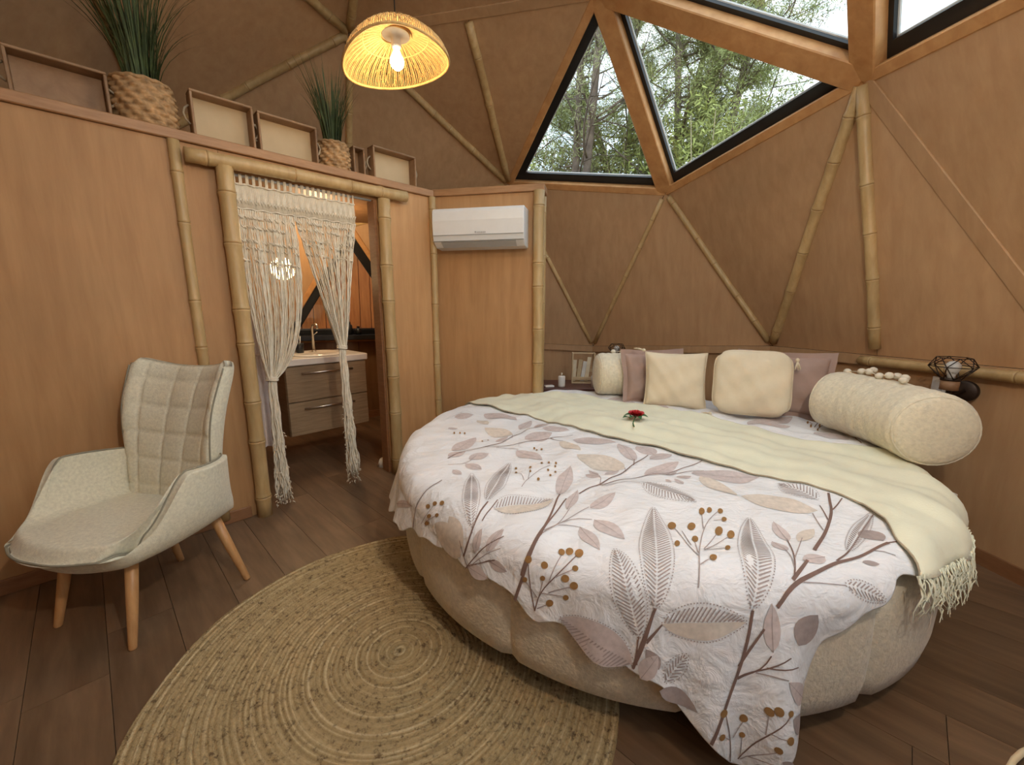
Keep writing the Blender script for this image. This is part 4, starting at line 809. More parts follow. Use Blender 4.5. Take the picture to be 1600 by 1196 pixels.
ro.data.transform(Matrix.Translation((-rc_[0], -rc_[1], 0))); ro.location = (rc_[0], rc_[1], 0)

# ------------------------------------------------------------------ air conditioner
ac = empty('air_conditioner', tuple(AW(.43, -.1, 1.66)), label='white wall air conditioner between two bamboo battens', cat='air conditioner')
prof = [(0, 1.668), (-.02, 1.660), (-.125, 1.665), (-.175, 1.698), (-.19, 1.74), (-.197, 1.84), (-.19, 1.905), (-.175, 1.925), (0, 1.932)]
m = MB(); s0, s1 = .085, .748
L_ = [AW(s0, t, z) for t, z in prof]; R2 = [AW(s1, t, z) for t, z in prof]
m.slab(R2, L_); bdy = m.build('casing', 'white', ac); bb = bdy.modifiers.new('b', 'BEVEL'); bb.width = .006; bb.segments = 3
m = MB(); m.slab([AW(s0 + .06, -.1315, 1.664), AW(s1 - .06, -.1315, 1.664), AW(s1 - .06, -.178, 1.696), AW(s0 + .06, -.178, 1.696)], [AW(s0 + .06, -.127, 1.669), AW(s1 - .06, -.127, 1.669), AW(s1 - .06, -.174, 1.701), AW(s0 + .06, -.174, 1.701)]); m.build('louvre', 'wgrey', ac)
m = MB(); awbox(m, s0 + .002, s1 - .002, -.1985, -.19, 1.742, 1.7445); awbox(m, s0 + .002, s1 - .002, -.195, -.16, 1.703, 1.7045); m.build('panel_gap', 'wgrey', ac)
m = MB(); x0 = .40
for k, (w_, h_) in enumerate([(.010, .012), (.003, .010), (.008, .009), (.008, .009), (.008, .009), (.008, .009), (.008, .009)]):
    awbox(m, x0, x0 + w_, -.1975, -.194, 1.752, 1.752 + h_); x0 += w_ + .004
m.build('emblem', 'wgrey', ac)

# ------------------------------------------------------------------ pendant lamp
def pendant(loc, label, watt, colr=(1.0, .70, .38)):
    x0_, y0_, z0_ = loc; o = empty('pendant_lamp', loc, label=label, cat='lamp')
    ztop_ = z0_ + .175
    prof = [(.2225, 0), (.221, .016), (.208, .040), (.180, .066), (.140, .088), (.096, .102), (.066, .107)]
    pz = np.array(prof)
    def wav(r, a): return .15 * r * math.cos(a) + (-.016 * math.cos(2 * a) + .004 * math.sin(3 * a)) * (r / .2225) ** 2
    m = MB(); N = 168
    for k in range(N):
        a = 2 * PI * k / N; a2 = a + .02 * math.sin(k * 1.7)
        pts = [(x0_ + r * math.cos(lerp(a, a2, i / 6)), y0_ + r * math.sin(lerp(a, a2, i / 6)), z0_ + z + wav(r, a)) for i, (r, z) in enumerate(prof)]
        m.tube(pts, .0021, 4, cap=False)
    for k in range(150):   # loose crossing fibres
        a = rnd.uniform(0, 2 * PI); i0 = rnd.uniform(0, 3.5); da = rnd.uniform(-.22, .22); pts = []
        for j in range(5):
            i_ = min(5.9, i0 + j * .45); r = np.interp(i_, range(7), pz[:, 0]) + .002; z = np.interp(i_, range(7), pz[:, 1]) + .001; aa = a + da * j / 4
            pts.append((x0_ + r * math.cos(aa), y0_ + r * math.sin(aa), z0_ + z + wav(r, aa)))
        m.tube(pts, .0014, 3, cap=False)
    m.build('woven_shade', 'ratt', o, True, kind='stuff')
    for r, z, rr in ((.2225, 0, .0055), (.138, .089, .003), (.066, .108, .004)):
        m = MB(); m.tube([(x0_ + r * math.cos(a), y0_ + r * math.sin(a), z0_ + z + wav(r, a)) for a in np.linspace(0, 2 * PI, 61)[:-1]], rr, 6, closed=True); m.build('shade_ring', 'ratt', o, True)
    m = MB(); m.lathe([(.066, .104), (.060, .112), (.05, .118), (.03, .132), (.012, .142), (.003, .144)], 24, loc); m.build('woven_cap', 'ratt', o, True)
    m = MB(); m.lathe([(.0, .058), (.018, .058), (.021, .065), (.021, .100), (.058, .103), (.058, .108), (.02, .118), (.0, .118)], 20, loc); m.build('socket', 'wgrey', o, True)
    m = MB(); m.lathe([(.0005, -.028), (.012, -.025), (.024, -.015), (.030, .0), (.028, .016), (.018, .035), (.013, .048), (.013, .058)], 20, loc); m.build('bulb', 'bulb', o, True)
    zt = DC[2] + math.sqrt(max(0, 2.70 ** 2 - (x0_ - DC[0]) ** 2 - (y0_ - DC[1]) ** 2))
    m = MB(); m.tube([(x0_, y0_, z0_ + .14), (x0_, y0_, zt - .02)], .0028, 6); m.build('cord', 'black', o, True)
    m = MB(); m.lathe([(0, zt - z0_ - .035), (.045, zt - z0_ - .03), (.05, zt - z0_ - .005), (.0, zt - z0_ + .03)], 20, loc); m.build('ceiling_rose', 'black', o, True)
    l = bpy.data.lights.new('bulb_light', 'POINT'); l.energy = watt; l.color = colr; l.shadow_soft_size = .03
    lo = bpy.data.objects.new('bulb_light', l); COL.objects.link(lo); lo.parent = o; lo.location = (0, 0, -.065)
pendant((-.498, 2.0, 2.285), 'round woven rattan pendant lamp hanging above the room with lit bulb', PEND_W)
pendant((.55, -.05, 2.35), 'rattan pendant lamp added unseen behind the viewer to light the room', FILL_LAMP_W, (1.0, .90, .76))  # extra pendant added out of view as fill light

# ------------------------------------------------------------------ macrame curtain in the doorway
cur = empty('macrame_curtain', tuple(PW(.98, 0, 1.93)), label='off-white macrame curtain tied in two bunches in the bathroom doorway', cat='curtain')
m = MB(); m.tube([PW(.63, .01, 1.945), PW(1.45, .01, 1.95)], .008, 8); m.build('curtain_rod', 'wgrey', cur, True)
NS = 128
m = MB()
for k in range(NS):      # woven header: close cords looped over the rod
    s_ = .652 + (1.322 - .652) * k / (NS - 1); loop = (k // 3) % 2 == 0
    zt = 1.955 if loop else 1.905
    pts = [PW(s_, -.004 + .003 * math.sin(k), zt - .0), PW(s_, .0, 1.89), PW(s_ + .002 * math.sin(k), -.002, 1.83), PW(s_, 0, 1.765)]
    m.tube(pts, .0034, 5)
m.build('header', 'mac', cur, True, kind='stuff')
m = MB()
for zz, rr in ((1.90, .0045), (1.775, .004)):
    pts = [PW(s_, -.006 + .003 * math.sin(s_ * 160), zz + .003 * math.sin(s_ * 90)) for s_ in np.linspace(.65, 1.325, 120)]; m.tube(pts, rr, 5)
for k in range(40):
    s_ = .66 + k * .0167; m.tube([PW(s_, -.008, 1.825), PW(s_ + .008, -.012, 1.80), PW(s_ + .0167, -.008, 1.825)], .003, 4)
m.build('header_cord', 'mac', cur, True)
def bez(P, t): 
    P = [np.array(p, float) for p in P]
    while len(P) > 1: P = [a * (1 - t) + b * t for a, b in zip(P[:-1], P[1:])]
    return P[0]
def bunch(sA, sB, tie, bot, ctlA, ctlB, nS, label_):
    m = MB(); tops = []
    for k in range(nS):
        u = k / (nS - 1); s0_ = lerp(sA, sB, u); st_ = tie[0] + (u - .5) * .045; zt_ = tie[1] + rnd.uniform(-.004, .004)
        ctl = (lerp(ctlA[0], ctlB[0], u), lerp(ctlA[1], ctlB[1], u)); dp = .025 * math.sin(u * 19) ; pts = []
        for j in range(21):
            t = j / 20; b2 = bez([(s0_, 1.77), ctl, (st_, zt_)], t); dd = (dp + .012 * math.sin(u * 60 + t * 5)) * math.sin(t * PI) ** .7 + .018 * math.sin(k * 2.4) * t
            wob = .004 * math.sin(t * 46 + k * 1.9) * (1 - t)
            pts.append(PW(b2[0] + wob, dd - .005, b2[1]))
        m.tube(pts, .0031, 5, cap=False)
    for k in range(nS - 3):    # open diamond knots in the upper part
        u = (k + .5) / (nS - 1); s0_ = lerp(sA, sB, u)
        for zc_ in (1.735, 1.69, 1.62, 1.585, 1.52):
            if rnd.random() < .3:
                tz = (1.77 - zc_) / (1.77 - tie[1]); b2 = bez([(s0_, 1.77), (lerp(ctlA[0], ctlB[0], u), lerp(ctlA[1], ctlB[1], u)), (tie[0], tie[1])], tz * .8)
                dp = .025 * math.sin(u * 19) * math.sin(tz * .8 * PI) ** .7
                m.tube([PW(b2[0] - .007, dp - .010, b2[1] + .008), PW(b2[0], dp - .014, b2[1]), PW(b2[0] + .007, dp - .010, b2[1] - .008)], .0036, 4)
    m.build(label_, 'mac', cur, True, kind='stuff')
    m = MB(); c = [PW(tie[0] + .030 * math.cos(a), .026 * math.sin(a), tie[1] + .003 * math.sin(2 * a)) for a in np.linspace(0, 2 * PI, 25)[:-1]]
    for dz in (-.008, 0, .008): m.tube(np.array(c) + [0, 0, dz], .0055, 6, closed=True)
    m.build('tie_cord', 'mac', cur, True)
    m = MB()
    for k in range(56):      # the hanging tail, shaggier towards its end
        a = rnd.uniform(0, 2 * PI); r0 = math.sqrt(rnd.random()); zb = bot[1] + rnd.uniform(0, .10) ** 1.0; ph_ = rnd.uniform(0, 6); pts = []
        for j in range(19):
            t = j / 18; rr = (.022 + .014 * t + .012 * t ** 3) * r0; w_ = (.003 + .007 * t * t) * math.sin(t * 26 + ph_)
            pts.append(PW(lerp(tie[0], bot[0], t) + rr * math.cos(a) + w_, rr * math.sin(a) * .8 + w_ * .7 * math.cos(ph_), lerp(tie[1], zb, t)))
        pts[-1] = pts[-1] + np.array([rnd.uniform(-.012, .012), rnd.uniform(-.012, .012), 0])
        m.tube(pts, [.0042] * 17 + [.0035, .002], 5)
    for k in range(110):
        t = 1 - rnd.random() ** 2 * .6; a = rnd.uniform(0, 2 * PI); r = .026 + .018 * t; c = PW(lerp(tie[0], bot[0], t) + r * math.cos(a), r * .8 * math.sin(a), max(.02, lerp(tie[1], bot[1], t)))
        e = np.array([rnd.uniform(-1, 1), rnd.uniform(-1, 1), rnd.uniform(-1.3, .2)]) * .014
        m.tube([c, c + e * .6 + [0, 0, .004], c + e], [.0035, .003, .0015], 4)
    m.build('tassel', 'mac', cur, True, kind='stuff')
bunch(.654, .944, (.738, .82), (.735, .012), (.66, 1.1), (1.0, 1.02), 82, 'gathered_cords')
bunch(.946, 1.322, (1.175, .98), (1.187, .03), (1.06, 1.35), (1.24, 1.3), 82, 'gathered_cords')

# ------------------------------------------------------------------ things on the ledge
ZL = 2.10
def tray(s0, s1, h, label, t=.03, mat='crate', dep=.085, open_=True, yaw=0.0, bm='crbase'):
    c = (s0 + s1) / 2; w_ = s1 - s0; base = PW(c, t + dep / 2, ZL); o = empty('wooden_tray', tuple(base), rz=math.atan2(pd_[1], pd_[0]) + yaw, label=label, cat='tray', group='wooden trays on the ledge')
    def b(cc, sz, nm, mt, bev=.003): mm = MB(); mm.box(cc, sz, None, bev=bev); mm.build(nm, mt, o, rel=False)
    b((0, dep / 2 - .004, h / 2), (w_ - .022, .008, h - .022), 'bottom_board', bm)
    b((0, 0, .006), (w_, dep, .012), 'long_side', mat); b((0, 0, h - .006), (w_, dep, .012), 'long_side', mat)
    for sx in (-1, 1):
        b((sx * (w_ / 2 - .006), 0, h / 2), (.012, dep, h - .024), 'short_side', mat)
        mm = MB(); xx = sx * (w_ / 2 + .002); mm.tube([(xx, 0, h * .70), (xx + sx * .018, -.003, h * .62), (xx + sx * .026, -.004, h * .5), (xx + sx * .018, -.003, h * .38), (xx, 0, h * .30)], .005, 6); mm.build('rope_handle', 'rope', o, True, rel=False)
tray(-.09, .215, .185, 'dark wooden tray at the far left of the ledge beside the large grass', bm='crate')
tray(.515, .795, .225, 'wooden tray standing on its side right of the large grass basket')
tray(.815, 1.135, .215, 'wooden tray standing on its side left of the small grass basket')
tray(1.50, 1.835, .215, 'wooden tray standing on its side nearest the air conditioner')
tray(1.375, 1.455, .185, 'narrow dark tray squeezed behind the small grass basket', bm='crate', t=.06)
def grass(s_, t, r, h, gh, label, nb, seed, spread):
    c = PW(s_, t, ZL); o = empty('potted_grass', tuple(c), label=label, cat='plant', group='grass plants in woven baskets'); r2 = np.random.RandomState(seed)
    zz = np.linspace(0, h, 49); aa = np.linspace(0, 2 * PI, 121)[:-1]; Z_, A_ = np.meshgrid(zz, aa, indexing='ij')
    row = np.floor(Z_ / h * 8); bmp = .013 * np.abs(np.sin(Z_ / h * 8 * PI)) ** .7 * (.5 + .5 * np.sin(A_ * 12 + row * 2.4)); Rr = r * (.93 + .10 * np.sin(Z_ / h * PI)) + bmp
    gridbuild(np.stack([c[0] + Rr * np.cos(A_), c[1] + Rr * np.sin(A_), c[2] + Z_], -1), 'woven_basket', 'wick', o, cv=True)
    m = MB(); m.tube([(c[0] + r * .95 * math.cos(a), c[1] + r * .95 * math.sin(a), c[2] + h + .003 * math.sin(14 * a)) for a in np.linspace(0, 2 * PI, 49)[:-1]], .009, 6, closed=True); m.build('basket_rim', 'wick', o, True)
    m = MB(); m.lathe([(0.0, h * .85), (r * .9, h * .85)], 20, c); m.build('soil', 'soil', o)
    m = MB()
    for k in range(nb):
        a = r2.uniform(0, 2 * PI); b0 = r * .55 * math.sqrt(r2.rand()); L = gh * r2.uniform(.55, 1.0); out = spread * r2.uniform(.1, 1) ** 1.2; w_ = r2.uniform(.0022, .004)
        t_ = np.linspace(0, 1, 7); p = np.stack([c[0] + (b0 + out * t_ ** 1.8) * np.cos(a), c[1] + (b0 + out * t_ ** 1.8) * np.sin(a), c[2] + h * .85 + L * t_ - out * .25 * t_ ** 3], 1)
        sd = np.array([-math.sin(a + .6), math.cos(a + .6), 0]); ww = (w_ * (1 - t_ ** 2 * .85))[:, None]
        m.grid(np.stack([p - sd * ww, p + np.array([math.cos(a), math.sin(a), 0]) * ww * .5, p + sd * ww], 1))
    m.build('grass_blades', 'grass', o, True, kind='stuff')
grass(.345, .12, .118, .20, .72, 'large artificial grass in a woven basket, leftmost plant on the ledge', 210, 3, .27)
grass(1.262, .11, .092, .165, .52, 'smaller artificial grass in a woven basket near the lamp', 170, 5, .18)

# ------------------------------------------------------------------ bathroom behind the curtain
van = empty('vanity', tuple(PW(1.31, .80, .25)), label='pale oak wall-hung vanity with two drawers behind the macrame curtain', cat='cabinet')
m = MB(); pwbox(m, .99, 1.625, .615, 1.05, .25, .80, bev=.002); m.build('carcass', 'oak', van)
for z0, z1 in ((.255, .515), (.522, .795)):
    m = MB(); pwbox(m, .992, 1.623, .596, .614, z0, z1, bev=.003); dw = m.build('drawer', 'oak', van)
    m = MB(); zc_ = z0 + (z1 - z0) * .80; m.tube([PW(1.10, .575, zc_), PW(1.50, .575, zc_)], .008, 8)
    for q_ in (1.13, 1.47): m.tube([PW(q_, .575, zc_), PW(q_, .596, zc_)], .005, 6)
    m.build('handle', 'steel', dw, True)
m = MB(); pwbox(m, .965, 1.64, .58, 1.06, .802, .855, bev=.006); m.build('basin', 'basin', van)
m = MB(); m.lathe([(.0, .862), (.15, .864), (.19, .872), (.20, .858)], 28, (PW(1.31, .8, 0)[0], PW(1.31, .8, 0)[1], 0)); m.build('basin_rim', 'basin', van, True)
fa = empty('faucet', tuple(PW(1.34, .95, .855)), label='tall slim tap standing on the vanity basin', cat='faucet')
m = MB(); m.tube([PW(1.34, .95, .856), PW(1.34, .95, 1.06), PW(1.34, .93, 1.09), PW(1.34, .87, 1.10), PW(1.34, .84, 1.09), PW(1.34, .835, 1.06)], .010, 10); m.build('spout', 'steel', fa, True)
m = MB(); m.lathe([(.0, .856), (.022, .856), (.022, .868), (.012, .875), (0, .876)], 16, (PW(1.34, .95, 0)[0], PW(1.34, .95, 0)[1], 0)); m.build('base', 'steel', fa, True)
m = MB(); m.tube([PW(1.34, .95, 1.0), PW(1.37, .92, 1.03)], .004, 8); m.build('lever', 'steel', fa, True)
so = empty('toothbrush_cup', tuple(PW(1.22, .93, .856)), label='small dark cup standing on the basin left of the tap', cat='cup')
m = MB(); m.lathe([(0, 0), (.03, 0), (.034, .09), (.031, .09), (.028, .006), (0, .006)], 16, PW(1.22, .93, .856)); m.build('cup', 'black', so, True)
m = MB(); m.tube([PW(1.22, .93, .87), PW(1.235, .94, 1.0)], .004, 6); m.build('brush', 'white', so, True)
gl = empty('globe_light', tuple(PW(1.13, .75, 1.52)), label='glowing round globe wall light seen through the curtain', cat='lamp')
m = MB(); c = PW(1.11, .80, 1.53); m.lathe([(.001, -.085)] + [(.085 * math.sin(a), -.085 * math.cos(a)) for a in np.linspace(.1, PI - .1, 14)] + [(.001, .085)], 24, c); m.build('globe', 'globe', gl, True)
m = MB(); m.tube([c + [0, 0, .08], c + [0, 0, .53]], .006, 6); m.build('cord', 'black', gl, True)
tw = empty('bathrobe', tuple(PW(.715, .26, 1.25)), label='white bathrobe hanging just inside the doorway on the left', cat='bathrobe')
t_ = np.linspace(0, 1, 30); a_ = np.linspace(0, 2 * PI, 49)[:-1]; Tt, Aa = np.meshgrid(t_, a_, indexing='ij')
Rw = (.035 + .055 * Tt ** .6) * (1 + .22 * np.sin(5 * Aa + 2 * Tt) * Tt + .10 * np.sin(11 * Aa)); cc = np.array([PW(.715, .26, 0)])[0]
gridbuild(np.stack([cc[0] + Rw * np.cos(Aa), cc[1] + Rw * .8 * np.sin(Aa), 1.27 - .92 * Tt], -1), 'robe', 'towel', tw, cv=True, flip=True)
m = MB(); pts = [PW(.715 + .10 * math.cos(a), .26 - .085 + .01 * math.sin(3 * a), .93 + .02 * math.sin(a)) for a in np.linspace(PI * .1, PI * .9, 12)]; m.tube(pts, .009, 6); m.build('belt', 'towel', tw, True)
m = MB(); m.tube([PW(.715, .26, 1.26), PW(.70, .24, 1.32), PW(.66, .18, 1.33)], .007, 6); m.build('hanger_loop', 'towel', tw, True)
hk = tag(MB().tube([PW(.62, .09, 1.33), PW(.63, .17, 1.33), PW(.66, .19, 1.33), PW(.66, .19, 1.36)], .006, 8).build('robe_hook', 'steel', None, True), 'steel hook carrying the white bathrobe', 'hook')
# dark shelf under the triangular window, planks outside it
A, B = DP['R1a'], DP['R0b']; x = norm(B - A); mid = (A + B) / 2; nn_ = norm([DC[0] - mid[0], DC[1] - mid[1], 0])
m = MB(); m.box(mid + nn_ * .075 + [0, 0, .03], (np.linalg.norm(B - A) * .96, .15, .05), frame(x), bev=.004); tag(m.build('window_shelf', 'black', None), 'black shelf under the triangular bathroom window', 'shelf')
for k, (u, h_, r_, mt, lb) in enumerate([(.44, .14, .03, 'black', 'dark bottle standing left on the black bathroom shelf'), (.50, .09, .035, 'black', 'short dark jar on the black bathroom shelf'), (.86, .07, .03, 'white', 'small white jar at the right end of the black shelf')]):
    c = lerp(A, B, u) + nn_ * .085 + [0, 0, .055]; o = empty('bottle', tuple(c), label=lb, cat='bottle'); 
    m = MB(); m.lathe([(0, 0), (r_, 0), (r_, h_ * .7), (r_ * .5, h_ * .8), (0, h_ * .8)], 16, c); m.build('body', mt, o, True)
    m = MB(); m.lathe([(0, h_ * .8), (r_ * .45, h_ * .8), (r_ * .45, h_), (0, h_)], 12, c); m.build('cap', 'iron', o, True)
P = orient(np.array([DP['O1'], DP['R0b'], DP['R1a']])); n = outn(P); sc = empty('plank_screen', tuple((P.mean(0) + n * .3) * [1, 1, 0]), label='orange stained plank screen outside the triangular bathroom window', cat='screen')
cA, cB = DP['R1a'] + n * .40, DP['R0b'] + n * .40; Lx = np.linalg.norm(cB - cA)
for k in range(18):
    u = (k + .5) / 18 * 1.5 - .25; c = lerp(cA, cB, u); m = MB(); m.box((c[0], c[1], 1.25), (Lx * 1.5 / 18 - .006, .018, 2.5), frame(x), bev=.004); m.build('plank', 'orange', sc)
m = MB(); m.box(((cA + cB) / 2 + n * [1, 1, 0] * .03)[0:2].tolist() + [1.25], (Lx * 1.5, .012, 2.5), frame(x)); m.build('sky_blocker', 'black', sc)  # dark board added behind the planks so no sky shows through gaps
m = MB(); m.box(((cA + cB) / 2)[0:2].tolist() + [.6], (Lx * 1.5, .03, .06), frame(x)); m.v[0] += n * [1, 1, 0] * .03; m.build('rail', 'orange', sc)
lt = bpy.data.lights.new('bathroom_light', 'POINT'); lt.energy = 9; lt.color = (1, .72, .42); lt.shadow_soft_size = .08
lo = bpy.data.objects.new('bathroom_light', lt); COL.objects.link(lo); lo.location = tuple(PW(1.45, .9, 1.85))  # warm point light inside the bathroom, with no fixture
wp = MB(); c = PW(1.53, .16, .0); wp.lathe([(0, 0), (.07, 0), (.05, .05), (.02, .06), (0, .06)], 20, c); tag(wp.build('door_stop', 'white', None, True), 'small white doorstop on the floor beside the right bamboo post', 'doorstop')

# ------------------------------------------------------------------ nightstand and what stands on it
ns = empty('nightstand', (.54, 3.93, 0), label='dark reddish nightstand in the corner left of the bed', cat='nightstand')
m = MB(); m.box((.545, 3.93, .487), (.53, .46, .026), bev=.004); m.build('top', 'ntop', ns)
m = MB(); m.box((.545, 3.94, .26), (.49, .42, .40), bev=.003); m.build('body', 'ntop', ns)
m = MB(); m.box((.545, 3.722, .29), (.47, .018, .30), bev=.003); dd_ = m.build('drawer', 'ntop', ns)
m = MB(); m.lathe([(0, 0), (.012, 0), (.012, .02), (0, .022)], 12, (.545, 3.71, .30), R=[[1, 0, 0], [0, 0, -1], [0, 1, 0]]); m.build('knob', 'iron', dd_, True)
for sx in (-1, 1):
    for sy in (-1, 1): m = MB(); m.box((.545 + sx * .21, 3.94 + sy * .17, .03), (.04, .04, .06)); m.build('leg', 'ntop', ns)
cd = empty('candle_jar', (.468, 3.80, .5), label='white candle jar with a small knobbed lid on the nightstand', cat='candle')
m = MB(); m.lathe([(0, 0), (.032, 0), (.034, .01), (.034, .095), (.030, .102), (0, .103)], 24, (.468, 3.80, .5)); m.build('jar', 'basin', cd, True)
m = MB(); m.lathe([(.0, .103), (.006, .104), (.004, .115), (.009, .122), (.004, .132), (0, .132)], 12, (.468, 3.80, .5)); m.build('knob', 'mac', cd, True)
m = MB(); m.box((.350, 3.78, .508), (.085, .055, .016), rotz(.2), bev=.004); tag(m.build('soap_box', 'basin', None), 'small flat white box at the left of the nightstand', 'box')
m = MB(); m.lathe([(0, 0), (.024, 0), (.025, .10), (.018, .112), (0, .113)], 18, (.765, 3.78, .5)); tag(m.build('white_tumbler', 'basin', None, True), 'small white cup at the right edge of the nightstand by the boucle roll', 'cup')
rk = empty('brochure_rack', (.70, 3.99, .5), rz=-.1, label='pale wooden rack holding brochures on the nightstand', cat='rack')
for nm, cc_, sz in [('side', (-.105, 0, .15), (.014, .09, .30)), ('side', (.105, 0, .15), (.014, .09, .30)), ('top_rail', (0, 0, .295), (.224, .014, .014)), ('front_rail', (0, -.04, .05), (.20, .01, .03)), ('base', (0, 0, .006), (.20, .09, .012)), ('back_rail', (0, .04, .12), (.2, .008, .03))]:
    m = MB(); m.box(cc_, sz, bev=.002); m.build(nm, 'crbase', rk, rel=False)
for k, (x_, lean, mt, h_, lb) in enumerate([(-.07, .04, 'paper1', .21, 'beige brochure, leftmost in the rack'), (-.03, .12, 'paper3', .215, 'tan leaning brochure in the middle of the rack'), (.01, .14, 'paper2', .20, 'pale leaning brochure right of the tan one in the rack'), (.05, .12, 'paper1', .24, 'tallest cream brochure at the right of the rack')]):
    R = rotz(-.1) @ np.array([[math.cos(lean), 0, math.sin(lean)], [0, 1, 0], [-math.sin(lean), 0, math.cos(lean)]])
    c = np.array([.70, 3.99, .515]) + rotz(-.1) @ np.array([x_ - .02, -.005, 0]) + R @ np.array([0, 0, h_ / 2 + .003])
    m = MB(); m.box(c, (.036, .012, h_), R, bev=.001); o = m.build('brochure', mt, None); tag(o, lb, 'brochure', 'brochures in the rack')

# ------------------------------------------------------------------ geometric wall lamps
def walllamp(c, wallp, R0, label):
    c = np.array(c, float); o = empty('wall_lamp', tuple(wallp), label=label, cat='lamp', group='black wire cage wall lamps'); wp_ = np.array(wallp, float); dirw = norm((wp_ - c) * [1, 1, 0])
    k = R0 / .085
    N = 6; rings = [(.030, -.055), (.078, .0), (.085, .012), (.062, .055)]; rings = [(.034, -.05), (.085, .010), (.060, .050)]
    V_ = []; m = MB()
    for i, (r, z) in enumerate(rings):
        V_.append([c + np.array([r * k * math.cos(2 * PI * (j + .5 * (i % 2)) / N), r * k * math.sin(2 * PI * (j + .5 * (i % 2)) / N), z * k]) for j in range(N)])
    for i in range(len(rings)):
        for j in range(N): m.tube([V_[i][j], V_[i][(j + 1) % N]], .0022 * k, 5)
    for i in range(len(rings) - 1):
        for j in range(N):
            m.tube([V_[i][j], V_[i + 1][j]], .0022 * k, 5); m.tube([V_[i][j], V_[i + 1][(j - 1 + (i % 2) * 2) % N]], .0022 * k, 5)
    m.build('wire_cage', 'iron', o, True)
    m = MB(); m.lathe([(0, -.055 * k), (.036 * k, -.055 * k), (.036 * k, -.045 * k), (0, -.045 * k)], 20, c); m.build('collar', 'iron', o, True)
    m = MB(); m.lathe([(0, -.10 * k), (.033 * k, -.10 * k), (.033 * k, -.056 * k), (0, -.056 * k)], 20, c); m.build('wooden_holder', 'lwood', o, True)
    m = MB(); m.lathe([(0, .036 * k), (.016 * k, .032 * k), (.027 * k, .018 * k), (.029 * k, .004 * k), (.022 * k, -.016 * k), (.015 * k, -.03 * k), (.015 * k, -.045 * k), (0, -.045 * k)], 20, c); m.build('bulb', 'bulboff', o, True)
    m = MB(); zc_ = -.115 * k; m.tube([c + [0, 0, -.10 * k], c + [0, 0, zc_], c + dirw * .02 + [0, 0, zc_ - .004], wp_ - dirw * .012 + [0, 0, 0]], .009 * k, 8); m.build('arm', 'iron', o, True)
    Rm = frame(dirw); m = MB(); m.lathe([(0, -.022), (.045 * k, -.022), (.050 * k, -.016), (.050 * k, -.001), (0, -.001)], 28, wp_, R=np.stack([Rm[:, 1], Rm[:, 2], Rm[:, 0]], 1)); m.build('wall_plate', 'iron', o, True)
walllamp((2.11, 1.94, .955), (2.252, 1.99, .835), .088, 'black wire cage lamp with white bulb at the right end of the long roll')
walllamp((1.07, 4.18, .815), (1.175, 4.262, .69), .088, 'black wire cage lamp on the wall above the nightstand')
# switches and socket on the right wall
A, B = DP['R4b'], DP['R4a']; xw = norm([B[0] - A[0], B[1] - A[1], 0]); nw = norm(DC * [1, 1, 0] - (A + B) / 2 * [1, 1, 0])
nw = np.array([xw[1], -xw[0], 0]); nw = nw if nw @ (DC - A) > 0 else -nw
def plate(Yc, z, w_, h_, label, gang):
    u = (Yc - A[1]) / (B[1] - A[1]); c = np.array([A[0] + (B[0] - A[0]) * u, Yc, z]) + nw * .006; o = empty('switch_plate', tuple(c), label=label, cat='switch')
    R = np.stack([xw, nw, [0, 0, 1]], 1); m = MB(); m.box(c, (w_, .012, h_), R, bev=.003); m.build('plate', 'white', o)
    for g in range(gang): m = MB(); m.box(c + nw * .008 + xw * ((g - (gang - 1) / 2) * .045), (.036, .006, h_ * .6), R, bev=.002); m.build('rocker', 'white', o)
plate(2.13, .835, .075, .09, 'white switch plate beside the right wall lamp', 1)
plate(2.01, .262, .10, .075, 'white double socket low on the right wall behind the bed', 2)
# little round table at the lower right corner
rt = empty('side_table', (1.02, .349, 0), label='round side table edge with a pale rim at the lower right corner', cat='table')
tcx, tcy, tr = 1.02, .349, .28
m = MB(); m.lathe([(0, .438), (tr - .01, .438), (tr - .006, .445), (0, .446)], 56, (tcx, tcy, 0)); m.build('tabletop', 'floor', rt, True)
m = MB(); m.lathe([(tr - .006, .436), (tr, .434), (tr, .452), (tr - .006, .454), (tr - .008, .446)], 56, (tcx, tcy, 0)); m.build('rim', 'crbase', rt, True)
for k in range(3):
    a = 2 * PI * k / 3 + .4; m = MB(); m.tube([(tcx + .12 * math.cos(a), tcy + .12 * math.sin(a), .438), (tcx + .20 * math.cos(a), tcy + .20 * math.sin(a), 0)], [.014, .010], 10); m.build('leg', 'leg', rt, True)

